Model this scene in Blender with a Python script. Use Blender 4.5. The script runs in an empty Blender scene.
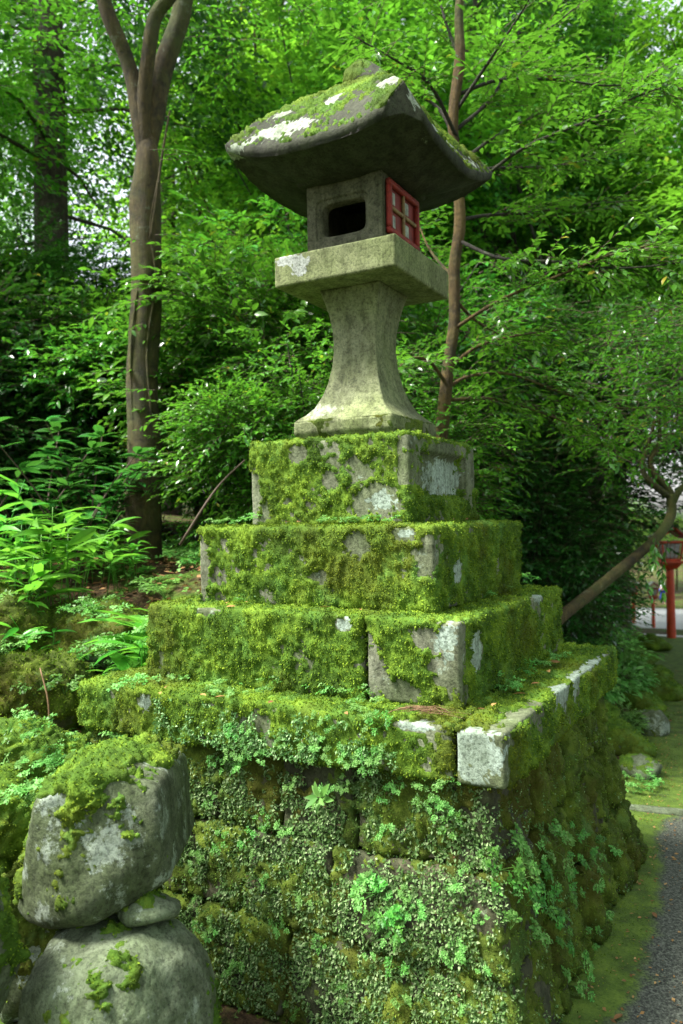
import bpy, math, random
import numpy as np
from math import radians, sin, cos, pi
from mathutils import Vector, noise as mnoise

# ------------------------------------------------------------------ basics
C = bpy.context.scene.collection
SC = bpy.context.scene
random.seed(7)
RNG = np.random.default_rng(11)
S = 0.85
def zu(z): return (z + 1.15) * S          # calibration unit -> metres above path

# camera frame (solved from the photograph)
CAM = np.array([1.831 * S, -3.579 * S, zu(0.703)])
YAW, PITCH, ROLL, FPX = radians(29.003), radians(0.785), radians(-0.946), 798.1
_F = np.array([-sin(YAW) * cos(PITCH), cos(YAW) * cos(PITCH), sin(PITCH)])
_R = np.array([cos(YAW), sin(YAW), 0.0]); _U = np.cross(_R, _F)
CR = _R * cos(ROLL) + _U * sin(ROLL); CU = -_R * sin(ROLL) + _U * cos(ROLL)
def P(px, py, d):
    """world point seen at that place of the photo, d metres deep"""
    return CAM + d * (_F + CR * (px - 341.5) / FPX - CU * (py - 512) / FPX)
def hit(px, py, axis, val):
    r = _F + CR * (px - 341.5) / FPX - CU * (py - 512) / FPX
    return CAM + r * (val - CAM[axis]) / r[axis]
def proj(p):
    d = np.asarray(p) - CAM; w = d @ _F
    return 341.5 + FPX * (d @ CR) / w, 512 - FPX * (d @ CU) / w, w

def sstep(a, b, x):
    t = np.clip((np.asarray(x, float) - a) / (b - a), 0, 1)
    return t * t * (3 - 2 * t)

# vectorised gradient noise
_perm = np.random.default_rng(3).permutation(256); _perm = np.concatenate([_perm, _perm, _perm])
_g = np.random.default_rng(4).normal(size=(256, 3)); _g /= np.linalg.norm(_g, axis=1)[:, None]
def pnoise(p):
    p = np.asarray(p, float); i = np.floor(p).astype(int); f = p - i; i &= 255
    u = f * f * f * (f * (f * 6 - 15) + 10)
    def gr(dx, dy, dz):
        h = _perm[_perm[_perm[(i[:, 0] + dx) & 255] + ((i[:, 1] + dy) & 255)] + ((i[:, 2] + dz) & 255)]
        return (_g[h] * (f - [dx, dy, dz])).sum(1)
    def l(a, b, t): return a + (b - a) * t
    x00 = l(gr(0,0,0), gr(1,0,0), u[:,0]); x10 = l(gr(0,1,0), gr(1,1,0), u[:,0])
    x01 = l(gr(0,0,1), gr(1,0,1), u[:,0]); x11 = l(gr(0,1,1), gr(1,1,1), u[:,0])
    return 1.6 * l(l(x00, x10, u[:,1]), l(x01, x11, u[:,1]), u[:,2])
def fbm(p, freq=1.0, oct=4, gain=0.5, seed=0):
    p = np.asarray(p, float) * freq + seed * 17.31; a = 1.0; s = 0; t = 0
    for _ in range(oct):
        s = s + a * pnoise(p); t += a; a *= gain; p = p * 2.03 + 5.2
    return s / t

# ------------------------------------------------------------------ object helpers
def tag(o, label=None, cat=None, group=None, kind=None):
    if label: o['label'] = label
    if cat: o['category'] = cat
    if group: o['group'] = group
    if kind: o['kind'] = kind
    return o
def empty(name, loc=(0,0,0), rz=0.0):
    o = bpy.data.objects.new(name, None); C.objects.link(o)
    o.location = tuple(loc); o.rotation_euler = (0, 0, rz); o.empty_display_size = .1
    return o
def mk_mesh(name, V, faces, mats, smooth=True, attrs=None, midx=None):
    """faces: list of int arrays (n,3) or (n,4)"""
    V = np.asarray(V, np.float32)
    faces = [np.asarray(f, np.int32) for f in faces if len(f)]
    me = bpy.data.meshes.new(name)
    me.vertices.add(len(V)); me.vertices.foreach_set('co', V.ravel())
    nl = sum(f.size for f in faces); nf = sum(len(f) for f in faces)
    me.loops.add(nl); me.polygons.add(nf)
    me.loops.foreach_set('vertex_index', np.concatenate([f.ravel() for f in faces]))
    tot = np.concatenate([np.full(len(f), f.shape[1], np.int32) for f in faces])
    st = np.concatenate([[0], np.cumsum(tot)[:-1]]).astype(np.int32)
    me.polygons.foreach_set('loop_start', st)
    if not isinstance(mats, (list, tuple)): mats = [mats]
    for m in mats: me.materials.append(m)
    if midx is not None: me.polygons.foreach_set('material_index', np.asarray(midx, np.int32))
    me.polygons.foreach_set('use_smooth', np.full(nf, smooth))
    for k, v in (attrs or {}).items():
        a = me.attributes.new(k, 'FLOAT', 'POINT'); a.data.foreach_set('value', np.asarray(v, np.float32))
    me.update(calc_edges=True)
    return me
def obj(name, me, parent=None, loc=None):
    o = bpy.data.objects.new(name, me); C.objects.link(o)
    if parent is not None: o.parent = parent
    if loc is not None: o.location = tuple(loc)
    return o
def copy_tree(o, parent=None):
    c = o.copy(); C.objects.link(c)
    if parent is not None: c.parent = parent
    for ch in list(o.children): copy_tree(ch, c)
    return c

class Acc:
    """collects geometry for ONE mesh"""
    def __init__(s): s.V = []; s.F3 = []; s.F4 = []; s.n = 0; s.m3 = []; s.m4 = []
    def add(s, V, F, mi=0):
        V = np.asarray(V, float)
        for f in (F if isinstance(F, list) else [F]):
            f = np.asarray(f)
            if f.size == 0: continue
            if f.shape[1] == 3: s.F3.append(f + s.n); s.m3.append(np.full(len(f), mi))
            else: s.F4.append(f + s.n); s.m4.append(np.full(len(f), mi))
        s.V.append(V); s.n += len(V)
    def mesh(s, name, mats, smooth=True, attrs=None):
        fs = []; ms = []
        if s.F3: fs.append(np.concatenate(s.F3)); ms.append(np.concatenate(s.m3))
        if s.F4: fs.append(np.concatenate(s.F4)); ms.append(np.concatenate(s.m4))
        return mk_mesh(name, np.concatenate(s.V), fs, mats, smooth, attrs, np.concatenate(ms))

# ------------------------------------------------------------------ geometry makers
def norm(a): return a / np.maximum(np.linalg.norm(a, axis=-1, keepdims=True), 1e-9)
def vnormals(V, F):
    N = np.zeros_like(V); a = V[F[:,0]]; b = V[F[:,1]]; c = V[F[:,2]]
    n = np.cross(b - a, c - a)
    for k in range(F.shape[1]): np.add.at(N, F[:,k], n)
    return norm(N)
def cube_grid(nx, ny, nz):
    """surface grid of the cube [-1,1]^3, welded; returns V, quads"""
    Vs = []; Fs = []; n = 0
    for ax, sg, na, nb in ((0,1,ny,nz),(0,-1,ny,nz),(1,1,nz,nx),(1,-1,nz,nx),(2,1,nx,ny),(2,-1,nx,ny)):
        a = np.linspace(-1,1,na+1); b = np.linspace(-1,1,nb+1)
        A, B = np.meshgrid(a, b, indexing='ij'); Z = np.full_like(A, sg)
        v = np.zeros((A.size, 3)); v[:,ax] = Z.ravel(); v[:,(ax+1)%3] = A.ravel(); v[:,(ax+2)%3] = B.ravel()
        i = np.arange((na+1)*(nb+1)).reshape(na+1, nb+1)
        f = np.stack([i[:-1,:-1].ravel(), i[1:,:-1].ravel(), i[1:,1:].ravel(), i[:-1,1:].ravel()], 1)
        if sg < 0: f = f[:, ::-1]
        Vs.append(v); Fs.append(f + n); n += len(v)
    V = np.concatenate(Vs); F = np.concatenate(Fs)
    key = np.round(V * 1e5).astype(np.int64)
    _, idx, inv = np.unique(key, axis=0, return_index=True, return_inverse=True)
    return V[idx], inv.reshape(-1)[F]
def rbox(c, a, r, cell):
    a = np.asarray(a, float); n = [max(2, int(math.ceil(2*x/cell))) for x in a]
    V, F = cube_grid(*n); r = min(r, a.min()*.98)
    Q = V * a; q = np.clip(Q, -(a-r), a-r); d = Q - q
    L = np.linalg.norm(d, axis=1, keepdims=True)
    return q + r * d / np.maximum(L, 1e-9) + np.asarray(c), F
def rock(c, a, cell, seed, cuts=7, amp=.08, rotz=0.0, box=2.0, poly=None, pp=16):
    n = [max(6, int(1.7*x/cell)) for x in a]
    V, F = cube_grid(*n); D = norm(V); rs = np.random.default_rng(seed)
    R = (np.abs(D)**box).sum(1)**(-1/box)
    if poly is not None:
        DD = D*np.asarray(a); L = np.linalg.norm(DD,axis=1,keepdims=True); DD = DD/L; acc = 0
        for d_, o_ in poly: acc = acc + np.clip(DD@norm(np.array(d_,float))/o_, 0, None)**pp
        R = (acc**(-1/pp))/L[:,0]
    for _ in range(cuts):
        d = norm(rs.normal(size=3)); o = rs.uniform(.62, .88)
        t = D @ d; lim = np.where(t > 1e-3, o / np.maximum(t, 1e-3), 9)
        R = np.where(lim < R, lim + .12*(R-lim), R)
    R = R * (1 + amp * fbm(D, 1.3, 3, seed=seed)) + amp*.35*fbm(D, 5, 4, seed=seed+3)
    X = D * R[:,None] * np.asarray(a)
    cz, sz = cos(rotz), sin(rotz)
    X = np.stack([X[:,0]*cz - X[:,1]*sz, X[:,0]*sz + X[:,1]*cz, X[:,2]], 1)
    return X + np.asarray(c), F
def tube(pts, rad, seg=8, bark=0.0, seed=0):
    pts = np.asarray(pts, float); rad = np.asarray(rad, float)
    T = norm(np.gradient(pts, axis=0)); ref = np.array([0.31,.17,.93]) if abs(T[0][2]) < .9 else np.array([1.,.1,0])
    V = []; u = norm(np.cross(ref, T[0]))
    for i in range(len(pts)):
        u = norm(u - T[i]*(u@T[i])); w = np.cross(T[i], u)
        a = np.linspace(0, 2*pi, seg, endpoint=False)
        V.append(pts[i] + rad[i]*(np.cos(a)[:,None]*u + np.sin(a)[:,None]*w))
    V = np.concatenate(V); n = len(pts)
    if bark:
        cen = np.repeat(pts, seg, 0); d = V - cen
        V = cen + d*(1 + bark*fbm(V*[1,1,.35], 9, 3, seed=seed)[:,None] + bark*1.2*fbm(V, 2.2, 2, seed=seed+2)[:,None])
    i = np.arange(n*seg).reshape(n, seg); j = np.roll(i, -1, 1)
    F = np.stack([i[:-1].ravel(), j[:-1].ravel(), j[1:].ravel(), i[1:].ravel()], 1)
    cap = np.concatenate([V, pts[:1], pts[-1:]]); k = len(V)
    f3 = np.concatenate([np.stack([j[0], i[0], np.full(seg, k)], 1), np.stack([i[-1], j[-1], np.full(seg, k+1)], 1)])
    return cap, [F, f3]
def spline(pts, n):
    pts = np.asarray(pts, float); m = len(pts); t = np.linspace(0, m-1, n); out = []
    P0 = np.concatenate([[2*pts[0]-pts[1]], pts, [2*pts[-1]-pts[-2]]])
    for x in t:
        i = min(int(x), m-2); f = x - i; a,b,c,d = P0[i:i+4]
        out.append(.5*((2*b)+(-a+c)*f+(2*a-5*b+4*c-d)*f*f+(-a+3*b-3*c+d)*f**3))
    return np.array(out)

# leaf templates (x along, y across, z up)
T4 = (np.array([[0,0,0],[.45,.27,.05],[1,0,-.04],[.45,-.27,.05]]), np.array([[0,2,1],[0,3,2]]))
T8 = (np.array([[0,0,0],[.28,.2,.05],[.65,.19,.04],[1.05,0,-.12],[.65,-.19,.04],[.28,-.2,.05],[.28,0,0],[.65,0,-.02]]),
      np.array([[0,6,1],[0,5,6],[7,3,2],[7,4,3],[6,7,2],[6,2,1],[6,5,4],[6,4,7]]))
TL = (np.array([[0,0,0],[.2,.075,.02],[.5,.1,.0],[.8,.055,-.08],[1,0,-.2],[.8,-.055,-.08],[.5,-.1,.0],[.2,-.075,.02],[.2,0,0],[.5,0,-.02],[.8,0,-.1]]),
      np.array([[0,8,1],[0,7,8],[8,9,2],[8,2,1],[8,7,6],[8,6,9],[9,10,3],[9,3,2],[9,6,5],[9,5,10],[10,4,3],[10,5,4]]))
TO = (np.array([[0,0,0],[.3,.16,.03],[.6,.19,.02],[.88,.1,-.04],[1.05,0,-.12],[.88,-.1,-.04],[.6,-.19,.02],[.3,-.16,.03],[.3,0,0],[.6,0,-.02],[.88,0,-.06]]), TL[1])
# three-lobed leaflet
T3 = (np.array([[0,0,0],[.35,.42,.05],[.5,.16,.0],[.85,.22,.02],[1.05,0,-.04],[.85,-.22,.02],[.5,-.16,.0],[.35,-.42,.05],[.12,.3,.04],[.12,-.3,.04]]),
      np.array([[0,2,1],[0,1,8],[2,4,3],[2,6,4],[0,6,2],[6,5,4],[0,7,6],[0,9,7]]))
def leaves(pos, X, Z, s, T):
    X = norm(X); Y = norm(np.cross(Z, X)); Z = np.cross(X, Y); tv, tf = T
    s = np.asarray(s)[:,None,None]
    V = pos[:,None,:] + s*(tv[None,:,0:1]*X[:,None,:] + tv[None,:,1:2]*Y[:,None,:] + tv[None,:,2:3]*Z[:,None,:])
    k = len(tv); F = tf[None] + (np.arange(len(pos))*k)[:,None,None]
    return V.reshape(-1,3), F.reshape(-1, tf.shape[1])
UP = np.array([0,0,1.])
def twigs(acc, B, D, L, nl, ls, T=T4, rs=None, wood=True, droop=.15, spread=.95, jit=.25, mi=0, wi=1, rad=.004):
    """B base, D direction, L length of each twig; nl leaves each, alternate"""
    rs = rs or RNG; n = len(B); D = norm(D); L = np.broadcast_to(L, n)
    side = norm(np.cross(np.broadcast_to(UP, D.shape), D) + rs.normal(size=D.shape)*.12)
    t = (np.arange(nl)+1.0)/nl; sg = np.where(np.arange(nl)%2, 1., -1.)
    pos = B[:,None] + D[:,None]*(L[:,None]*t)[...,None] - UP*(droop*L[:,None]*t**2)[...,None]
    fan = spread*(1-.55*t)
    X = D[:,None]*np.cos(fan)[None,:,None] + side[:,None]*(sg*np.sin(fan))[None,:,None] - UP*.18 + rs.normal(size=(n,nl,3))*jit
    Z = UP + rs.normal(size=(n,nl,3))*jit*1.3 + D[:,None]*.15
    s = ls*rs.uniform(.6,1.25,(n,nl))*(1-.25*np.abs(2*t-1.1))
    v, f = leaves(pos.reshape(-1,3), X.reshape(-1,3), Z.reshape(-1,3), s.ravel(), T)
    acc.add(v, f, mi)
    if wood:
        m = 4; tt = np.linspace(0,1,m)
        c = B[:,None] + D[:,None]*(L[:,None]*tt)[...,None] - UP*(droop*L[:,None]*tt**2)[...,None]
        up2 = norm(np.cross(D, side)); ang = np.array([0,2.1,4.2])
        ring = np.cos(ang)[:,None,None]*side + np.sin(ang)[:,None,None]*up2      # 3,n,3
        r = rad*(1-.7*tt)
        V = c[:,:,None,:] + r[None,:,None,None]*np.transpose(ring,(1,0,2))[:,None]
        idx = np.arange(n*m*3).reshape(n,m,3); j = np.roll(idx,-1,2)
        F = np.stack([idx[:,:-1].ravel(), j[:,:-1].ravel(), j[:,1:].ravel(), idx[:,1:].ravel()],1)
        acc.add(V.reshape(-1,3), F, wi)

# ------------------------------------------------------------------ materials
def new_mat(name):
    m = bpy.data.materials.new(name); m.use_nodes = True; nt = m.node_tree; nt.nodes.clear()
    out = nt.nodes.new('ShaderNodeOutputMaterial'); b = nt.nodes.new('ShaderNodeBsdfPrincipled')
    nt.links.new(b.outputs[0], out.inputs[0]); return m, nt, b, out
def N(nt, t, **k):
    n = nt.nodes.new(t)
    for a, v in k.items(): setattr(n, a, v)
    return n
def nz(nt, scale, detail=5, rough=.6, vec=None):
    n = N(nt, 'ShaderNodeTexNoise'); n.inputs['Scale'].default_value = scale
    n.inputs['Detail'].default_value = detail; n.inputs['Roughness'].default_value = rough
    if vec: nt.links.new(vec, n.inputs['Vector'])
    return n
def ramp(nt, src, stops):
    r = N(nt, 'ShaderNodeValToRGB'); e = r.color_ramp.elements
    while len(e) < len(stops): e.new(.5)
    for i, (p, c) in enumerate(stops):
        e[i].position = p; e[i].color = (*c, 1) if len(c) == 3 else c
    nt.links.new(src, r.inputs[0]); return r
def mix(nt, f, a, b, mode='MIX'):
    m = N(nt, 'ShaderNodeMix', data_type='RGBA', blend_type=mode)
    for s, v in ((m.inputs[0], f), (m.inputs[6], a), (m.inputs[7], b)):
        if isinstance(v, bpy.types.NodeSocket): nt.links.new(v, s)
        else: s.default_value = v if isinstance(v, float) else (*v, 1)
    return m.outputs[2]
def mth(nt, op, a, b=0.0):
    m = N(nt, 'ShaderNodeMath', operation=op)
    for s, v in ((m.inputs[0], a), (m.inputs[1], b)):
        if isinstance(v, bpy.types.NodeSocket): nt.links.new(v, s)
        else: s.default_value = v
    return m.outputs[0]
def bump(nt, b, src, strength=.4, dist=.01):
    n = N(nt, 'ShaderNodeBump'); n.inputs['Strength'].default_value = strength; n.inputs['Distance'].default_value = dist
    nt.links.new(src, n.inputs['Height']); nt.links.new(n.outputs[0], b.inputs['Normal'])
def coords(nt, which='Object'): return N(nt, 'ShaderNodeTexCoord').outputs[which]

def m_leaf(name, c1, c2, c3, trans, tc, rough=.35, spec=.5, yellow=None):
    m, nt, b, out = new_mat(name)
    g = N(nt, 'ShaderNodeNewGeometry'); oi = N(nt, 'ShaderNodeObjectInfo')
    r = ramp(nt, g.outputs['Random Per Island'], [(0, c1), (.55, c2), (1, c3)] + ([(1.0, c3)] if not yellow else []))
    col = r.outputs[0]
    if yellow:
        lt = mth(nt, 'GREATER_THAN', g.outputs['Random Per Island'], .992)
        col = mix(nt, lt, col, yellow)
    n = nz(nt, .9, 2, .5, coords(nt)); hs = N(nt, 'ShaderNodeHueSaturation')
    nt.links.new(col, hs.inputs['Color'])
    v = mth(nt, 'MULTIPLY_ADD', n.outputs[0], 1.0); nt.links.new(oi.outputs['Random'], v.node.inputs[2])
    v2 = mth(nt, 'MULTIPLY_ADD', v, .5); v2.node.inputs[2].default_value = .5
    nt.links.new(v2, hs.inputs['Value'])
    h2 = mth(nt, 'MULTIPLY_ADD', oi.outputs['Random'], .03); h2.node.inputs[2].default_value = .485
    nt.links.new(h2, hs.inputs['Hue'])
    nt.links.new(hs.outputs[0], b.inputs['Base Color'])
    b.inputs['Roughness'].default_value = rough; b.inputs['Specular IOR Level'].default_value = spec
    t = N(nt, 'ShaderNodeBsdfTranslucent')
    tcm = mix(nt, .55, tc, hs.outputs[0]); 
    nt.links.new(tcm, t.inputs[0])
    ms = N(nt, 'ShaderNodeMixShader'); ms.inputs[0].default_value = trans
    nt.links.new(b.outputs[0], ms.inputs[1]); nt.links.new(t.outputs[0], ms.inputs[2]); nt.links.new(ms.outputs[0], out.inputs[0])
    return m
def m_moss(name, dark, mid, bright, leafy=False):
    m, nt, b, out = new_mat(name); co = coords(nt)
    g = N(nt, 'ShaderNodeNewGeometry')
    n1 = nz(nt, 7, 5, .65, co); n2 = nz(nt, 140, 3, .7, co)
    f = mth(nt, 'ADD', mth(nt, 'MULTIPLY', n1.outputs[0], .9), mth(nt, 'MULTIPLY', n2.outputs[0], .25))
    if leafy: f = mth(nt, 'ADD', mth(nt, 'MULTIPLY', n1.outputs[0], .75), mth(nt, 'MULTIPLY', g.outputs['Random Per Island'], .4))
    r = ramp(nt, f, [(.3, dark), (.55, mid), (.8, bright)])
    n3 = nz(nt, 2.3, 3, .6, co)
    br = ramp(nt, n3.outputs[0], [(.50, (0,0,0)), (.64, (.8,.8,.8))])
    n4 = nz(nt, 5.5, 5, .7, co); pl = ramp(nt, n4.outputs[0], [(.56, (0,0,0)), (.68, (.6,.6,.6))])
    col = mix(nt, br.outputs[0], r.outputs[0], (mid[0]*1.15, mid[1]*.72, mid[2]*.8))
    col = mix(nt, pl.outputs[0], col, (bright[0]*.55, bright[1]*.8, bright[2]*1.9))
    nt.links.new(col, b.inputs['Base Color']); b.inputs['Roughness'].default_value = .9
    b.inputs['Specular IOR Level'].default_value = .15
    if not leafy: bump(nt, b, n2.outputs[0], .9, .006)
    else:
        t = N(nt, 'ShaderNodeBsdfTranslucent'); nt.links.new(col, t.inputs[0])
        ms = N(nt, 'ShaderNodeMixShader'); ms.inputs[0].default_value = .3
        nt.links.new(b.outputs[0], ms.inputs[1]); nt.links.new(t.outputs[0], ms.inputs[2]); nt.links.new(ms.outputs[0], out.inputs[0])
    return m
def m_stone(name, base, dark, alga, lich=(.33,.41,.33), alga_amt=.5, lichn=.62, scale=1.0):
    m, nt, b, out = new_mat(name); co = coords(nt)
    n1 = nz(nt, 5*scale, 8, .7, co); n2 = nz(nt, 90, 4, .75, co); n3 = nz(nt, 3.1*scale, 5, .6, co)
    c = ramp(nt, n1.outputs[0], [(.3, dark), (.62, base)]).outputs[0]
    af = ramp(nt, n3.outputs[0], [(.5-.35*alga_amt, (0,0,0)), (.75-.2*alga_amt, (1,1,1))]).outputs[0]
    c = mix(nt, mth(nt, 'MULTIPLY', af, .8), c, alga)
    n5 = nz(nt, 11*scale, 7, .75, co)
    lf = ramp(nt, n5.outputs[0], [(lichn, (0,0,0)), (lichn+.04, (1,1,1))]).outputs[0]
    c = mix(nt, mth(nt, 'MULTIPLY', lf, .7), c, lich)
    at = N(nt, 'ShaderNodeAttribute', attribute_name='lichen')
    ln = mth(nt, 'ADD', at.outputs['Fac'], mth(nt, 'MULTIPLY', mth(nt, 'SUBTRACT', n5.outputs[0], .5), 1.6))
    l2 = ramp(nt, ln, [(.40, (0,0,0)), (.62, (1,1,1))]).outputs[0]
    l2 = mth(nt, 'MULTIPLY', l2, mth(nt, 'GREATER_THAN', at.outputs['Fac'], .02))
    lc = mix(nt, nz(nt, 45, 5, .8, co).outputs[0], (lich[0]*.35, lich[1]*.42, lich[2]*.32), (lich[0]*1.4, lich[1]*1.35, lich[2]*1.5))
    c = mix(nt, l2, c, lc)
    n6 = nz(nt, 26, 6, .8, co)
    sp = ramp(nt, n2.outputs[0], [(.34, (.22,.22,.22)), (.52, (1,1,1)), (.68, (1.0,1.0,1.0))]).outputs[0]
    c = mix(nt, .75, c, sp, 'MULTIPLY')
    s6 = ramp(nt, n6.outputs[0], [(.34, (.30,.32,.24)), (.54, (1,1,1))]).outputs[0]
    c = mix(nt, .65, c, s6, 'MULTIPLY')
    nt.links.new(c, b.inputs['Base Color']); b.inputs['Roughness'].default_value = .88
    b.inputs['Specular IOR Level'].default_value = .25
    mp = N(nt, 'ShaderNodeMapping'); mp.inputs['Scale'].default_value = (1,1,.16); nt.links.new(co, mp.inputs[0])
    n7 = nz(nt, 17, 6, .7, mp.outputs[0]); s7 = ramp(nt, n7.outputs[0], [(.40, (.34,.36,.27)), (.56, (1,1,1))]).outputs[0]
    c = mix(nt, .6, c, s7, 'MULTIPLY')
    nt.links.new(c, b.inputs['Base Color'])
    h = mth(nt, 'ADD', n2.outputs[0], mth(nt, 'MULTIPLY', n1.outputs[0], 1.5)); bump(nt, b, h, .6, .006)
    return m
def m_bark(name, c1, c2, c3, mosscol=(.05,.09,.02), moss=.45):
    m, nt, b, out = new_mat(name); co = coords(nt)
    mp = N(nt, 'ShaderNodeMapping'); mp.inputs['Scale'].default_value = (1,1,.18); nt.links.new(co, mp.inputs[0])
    n1 = nz(nt, 16, 9, .8, mp.outputs[0]); n2 = nz(nt, 2.1, 5, .65, co)
    c = ramp(nt, n1.outputs[0], [(.3, c1), (.55, c2), (.75, c3)]).outputs[0]
    mf = ramp(nt, n2.outputs[0], [(.62-.3*moss, (0,0,0)), (.8-.2*moss, (1,1,1))]).outputs[0]
    c = mix(nt, mth(nt, 'MULTIPLY', mf, .8), c, mosscol)
    n8 = nz(nt, 7, 7, .75, co); c = mix(nt, .8, c, ramp(nt, n8.outputs[0], [(.38,(.25,.25,.22)),(.52,(1,1,1)),(.68,(1.0,1.0,1.0))]).outputs[0], 'MULTIPLY')
    c = mix(nt, mth(nt,'MULTIPLY', ramp(nt, n8.outputs[0], [(.60,(0,0,0)),(.66,(1,1,1))]).outputs[0], .6), c, (.16,.19,.12))
    nt.links.new(c, b.inputs['Base Color']); b.inputs['Roughness'].default_value = .9
    bump(nt, b, mth(nt,'ADD',n1.outputs[0],n8.outputs[0]), 1.0, .04); return m
def m_simple(name, col, rough=.5, var=.25, scale=20, metal=0.0, spec=.5):
    m, nt, b, out = new_mat(name); n = nz(nt, scale, 5, .65, coords(nt))
    d = tuple(x*(1-var) for x in col); l = tuple(min(1, x*(1+var)) for x in col)
    r = ramp(nt, n.outputs[0], [(.3, d), (.7, l)]); nt.links.new(r.outputs[0], b.inputs['Base Color'])
    b.inputs['Roughness'].default_value = rough; b.inputs['Metallic'].default_value = metal
    b.inputs['Specular IOR Level'].default_value = spec
    bump(nt, b, n.outputs[0], .15, .004); return m

M = {}
M['moss'] = m_moss('moss', (.012,.025,.003), (.048,.102,.009), (.155,.25,.020))
M['mossfuzz'] = m_moss('moss_leaflets', (.018,.046,.004), (.090,.170,.011), (.23,.335,.027), leafy=True)
M['mossd'] = m_moss('dark_moss', (.012,.020,.003), (.045,.070,.008), (.12,.17,.018))
M['mossdfuzz'] = m_moss('dark_moss_leaflets', (.022,.045,.006), (.075,.145,.015), (.19,.29,.035), leafy=True)
M['stone'] = m_stone('tier_stone', (.26,.27,.20), (.07,.075,.05), (.10,.14,.05))
M['lantern'] = m_stone('lantern_stone', (.24,.26,.15), (.10,.11,.065), (.17,.21,.075), (.34,.38,.27), .45, .70)
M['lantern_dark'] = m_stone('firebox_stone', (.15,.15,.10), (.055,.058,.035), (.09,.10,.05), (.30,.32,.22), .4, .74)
M['platform'] = m_stone('platform_stone', (.22,.235,.13), (.11,.12,.06), (.19,.235,.085), (.40,.43,.38), .6, .74)
M['roofst'] = m_stone('roof_stone', (.060,.066,.040), (.018,.021,.012), (.030,.042,.016), (.34,.40,.30), .3, .67)  # dark all over: the eave underside's shade is put into the stone colour
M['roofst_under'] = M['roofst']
M['masonry'] = m_stone('masonry_stone', (.10,.09,.055), (.028,.026,.016), (.04,.055,.02), (.22,.28,.18), .5, .66)
M['boulder'] = m_stone('boulder_stone', (.16,.18,.13), (.03,.036,.022), (.060,.090,.025), (.30,.36,.30), .62, .53, .8)
M['boulder_smooth'] = m_stone('smooth_boulder_stone', (.20,.235,.165), (.05,.06,.035), (.10,.145,.06), (.32,.38,.31), .45, .60, .7)
M['bark'] = m_bark('brown_bark', (.014,.010,.002), (.082,.058,.014), (.19,.145,.042), (.060,.088,.010), .62)
M['bark_dark'] = m_bark('dark_bark', (.012,.011,.007), (.035,.030,.019), (.07,.058,.038))
M['bark_cedar'] = m_bark('cedar_bark', (.030,.022,.016), (.085,.064,.045), (.17,.14,.11), (.05,.08,.03), .4)
M['bark_red'] = m_bark('reddish_bark', (.030,.018,.004), (.125,.078,.017), (.22,.155,.045), (.07,.09,.015), .5)
M['twig'] = m_simple('twig_wood', (.06,.04,.022), .8)
M['glossy'] = m_leaf('glossy_leaf', (.026,.115,.012), (.048,.20,.017), (.10,.30,.03), .34, (.20,.56,.03), .26, .6, (.35,.33,.03))
M['tree'] = m_leaf('tree_leaf', (.022,.105,.010), (.044,.185,.014), (.092,.275,.024), .5, (.24,.60,.03), .42, .35, (.3,.3,.03))
M['bright'] = m_leaf('bright_leaf', (.050,.19,.014), (.088,.28,.020), (.15,.37,.035), .55, (.38,.80,.04), .45, .3)
M['darkleaf'] = m_leaf('dark_leaf', (.008,.045,.006), (.016,.080,.010), (.032,.125,.015), .3, (.08,.28,.02), .3, .5)
M['conifer'] = m_leaf('conifer_leaf', (.012,.055,.010), (.025,.095,.014), (.05,.145,.02), .3, (.10,.32,.03), .6, .2)
M['sasa'] = m_leaf('bamboo_leaf', (.035,.17,.014), (.075,.28,.025), (.14,.40,.05), .4, (.28,.7,.05), .33, .5)
M['aucuba'] = m_leaf('broad_glossy_leaf', (.015,.085,.014), (.032,.15,.025), (.065,.24,.04), .25, (.12,.42,.04), .2, .7)
M['herb'] = m_leaf('herb_leaf', (.060,.20,.030), (.115,.30,.055), (.20,.41,.11), .35, (.28,.60,.10), .55, .25)
M['herb_dark'] = m_leaf('dark_herb_leaf', (.030,.12,.014), (.055,.20,.022), (.10,.29,.04), .3, (.16,.45,.04), .5, .3)
M['creeper'] = m_leaf('creeper_leaf', (.05,.14,.03), (.12,.25,.07), (.30,.43,.20), .25, (.18,.42,.08), .6, .3, (.12,.07,.03))
M['deadleaf'] = m_leaf('dead_leaf', (.10,.05,.02), (.22,.12,.045), (.36,.22,.09), .15, (.3,.18,.06), .7, .2)
M['red'] = m_simple('vermilion_paint', (.42,.045,.008), .55, .3, 9)
M['reddk'] = m_simple('faded_red_paint', (.16,.012,.008), .7, .4, 16)
M['red_dull'] = m_simple('weathered_red_paint', (.20,.016,.008), .75, .45, 30)
M['tan'] = m_simple('worn_wood', (.20,.13,.05), .7, .4, 40)
M['paper'] = m_simple('paper_pane', (.34,.37,.34), .85, .55, 30)
M['copper'] = m_simple('grey_green_sheet', (.20,.22,.17), .5, .3, 12)
M['soil'] = m_simple('dark_soil', (.016,.013,.008), .95, .5, 12)

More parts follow.
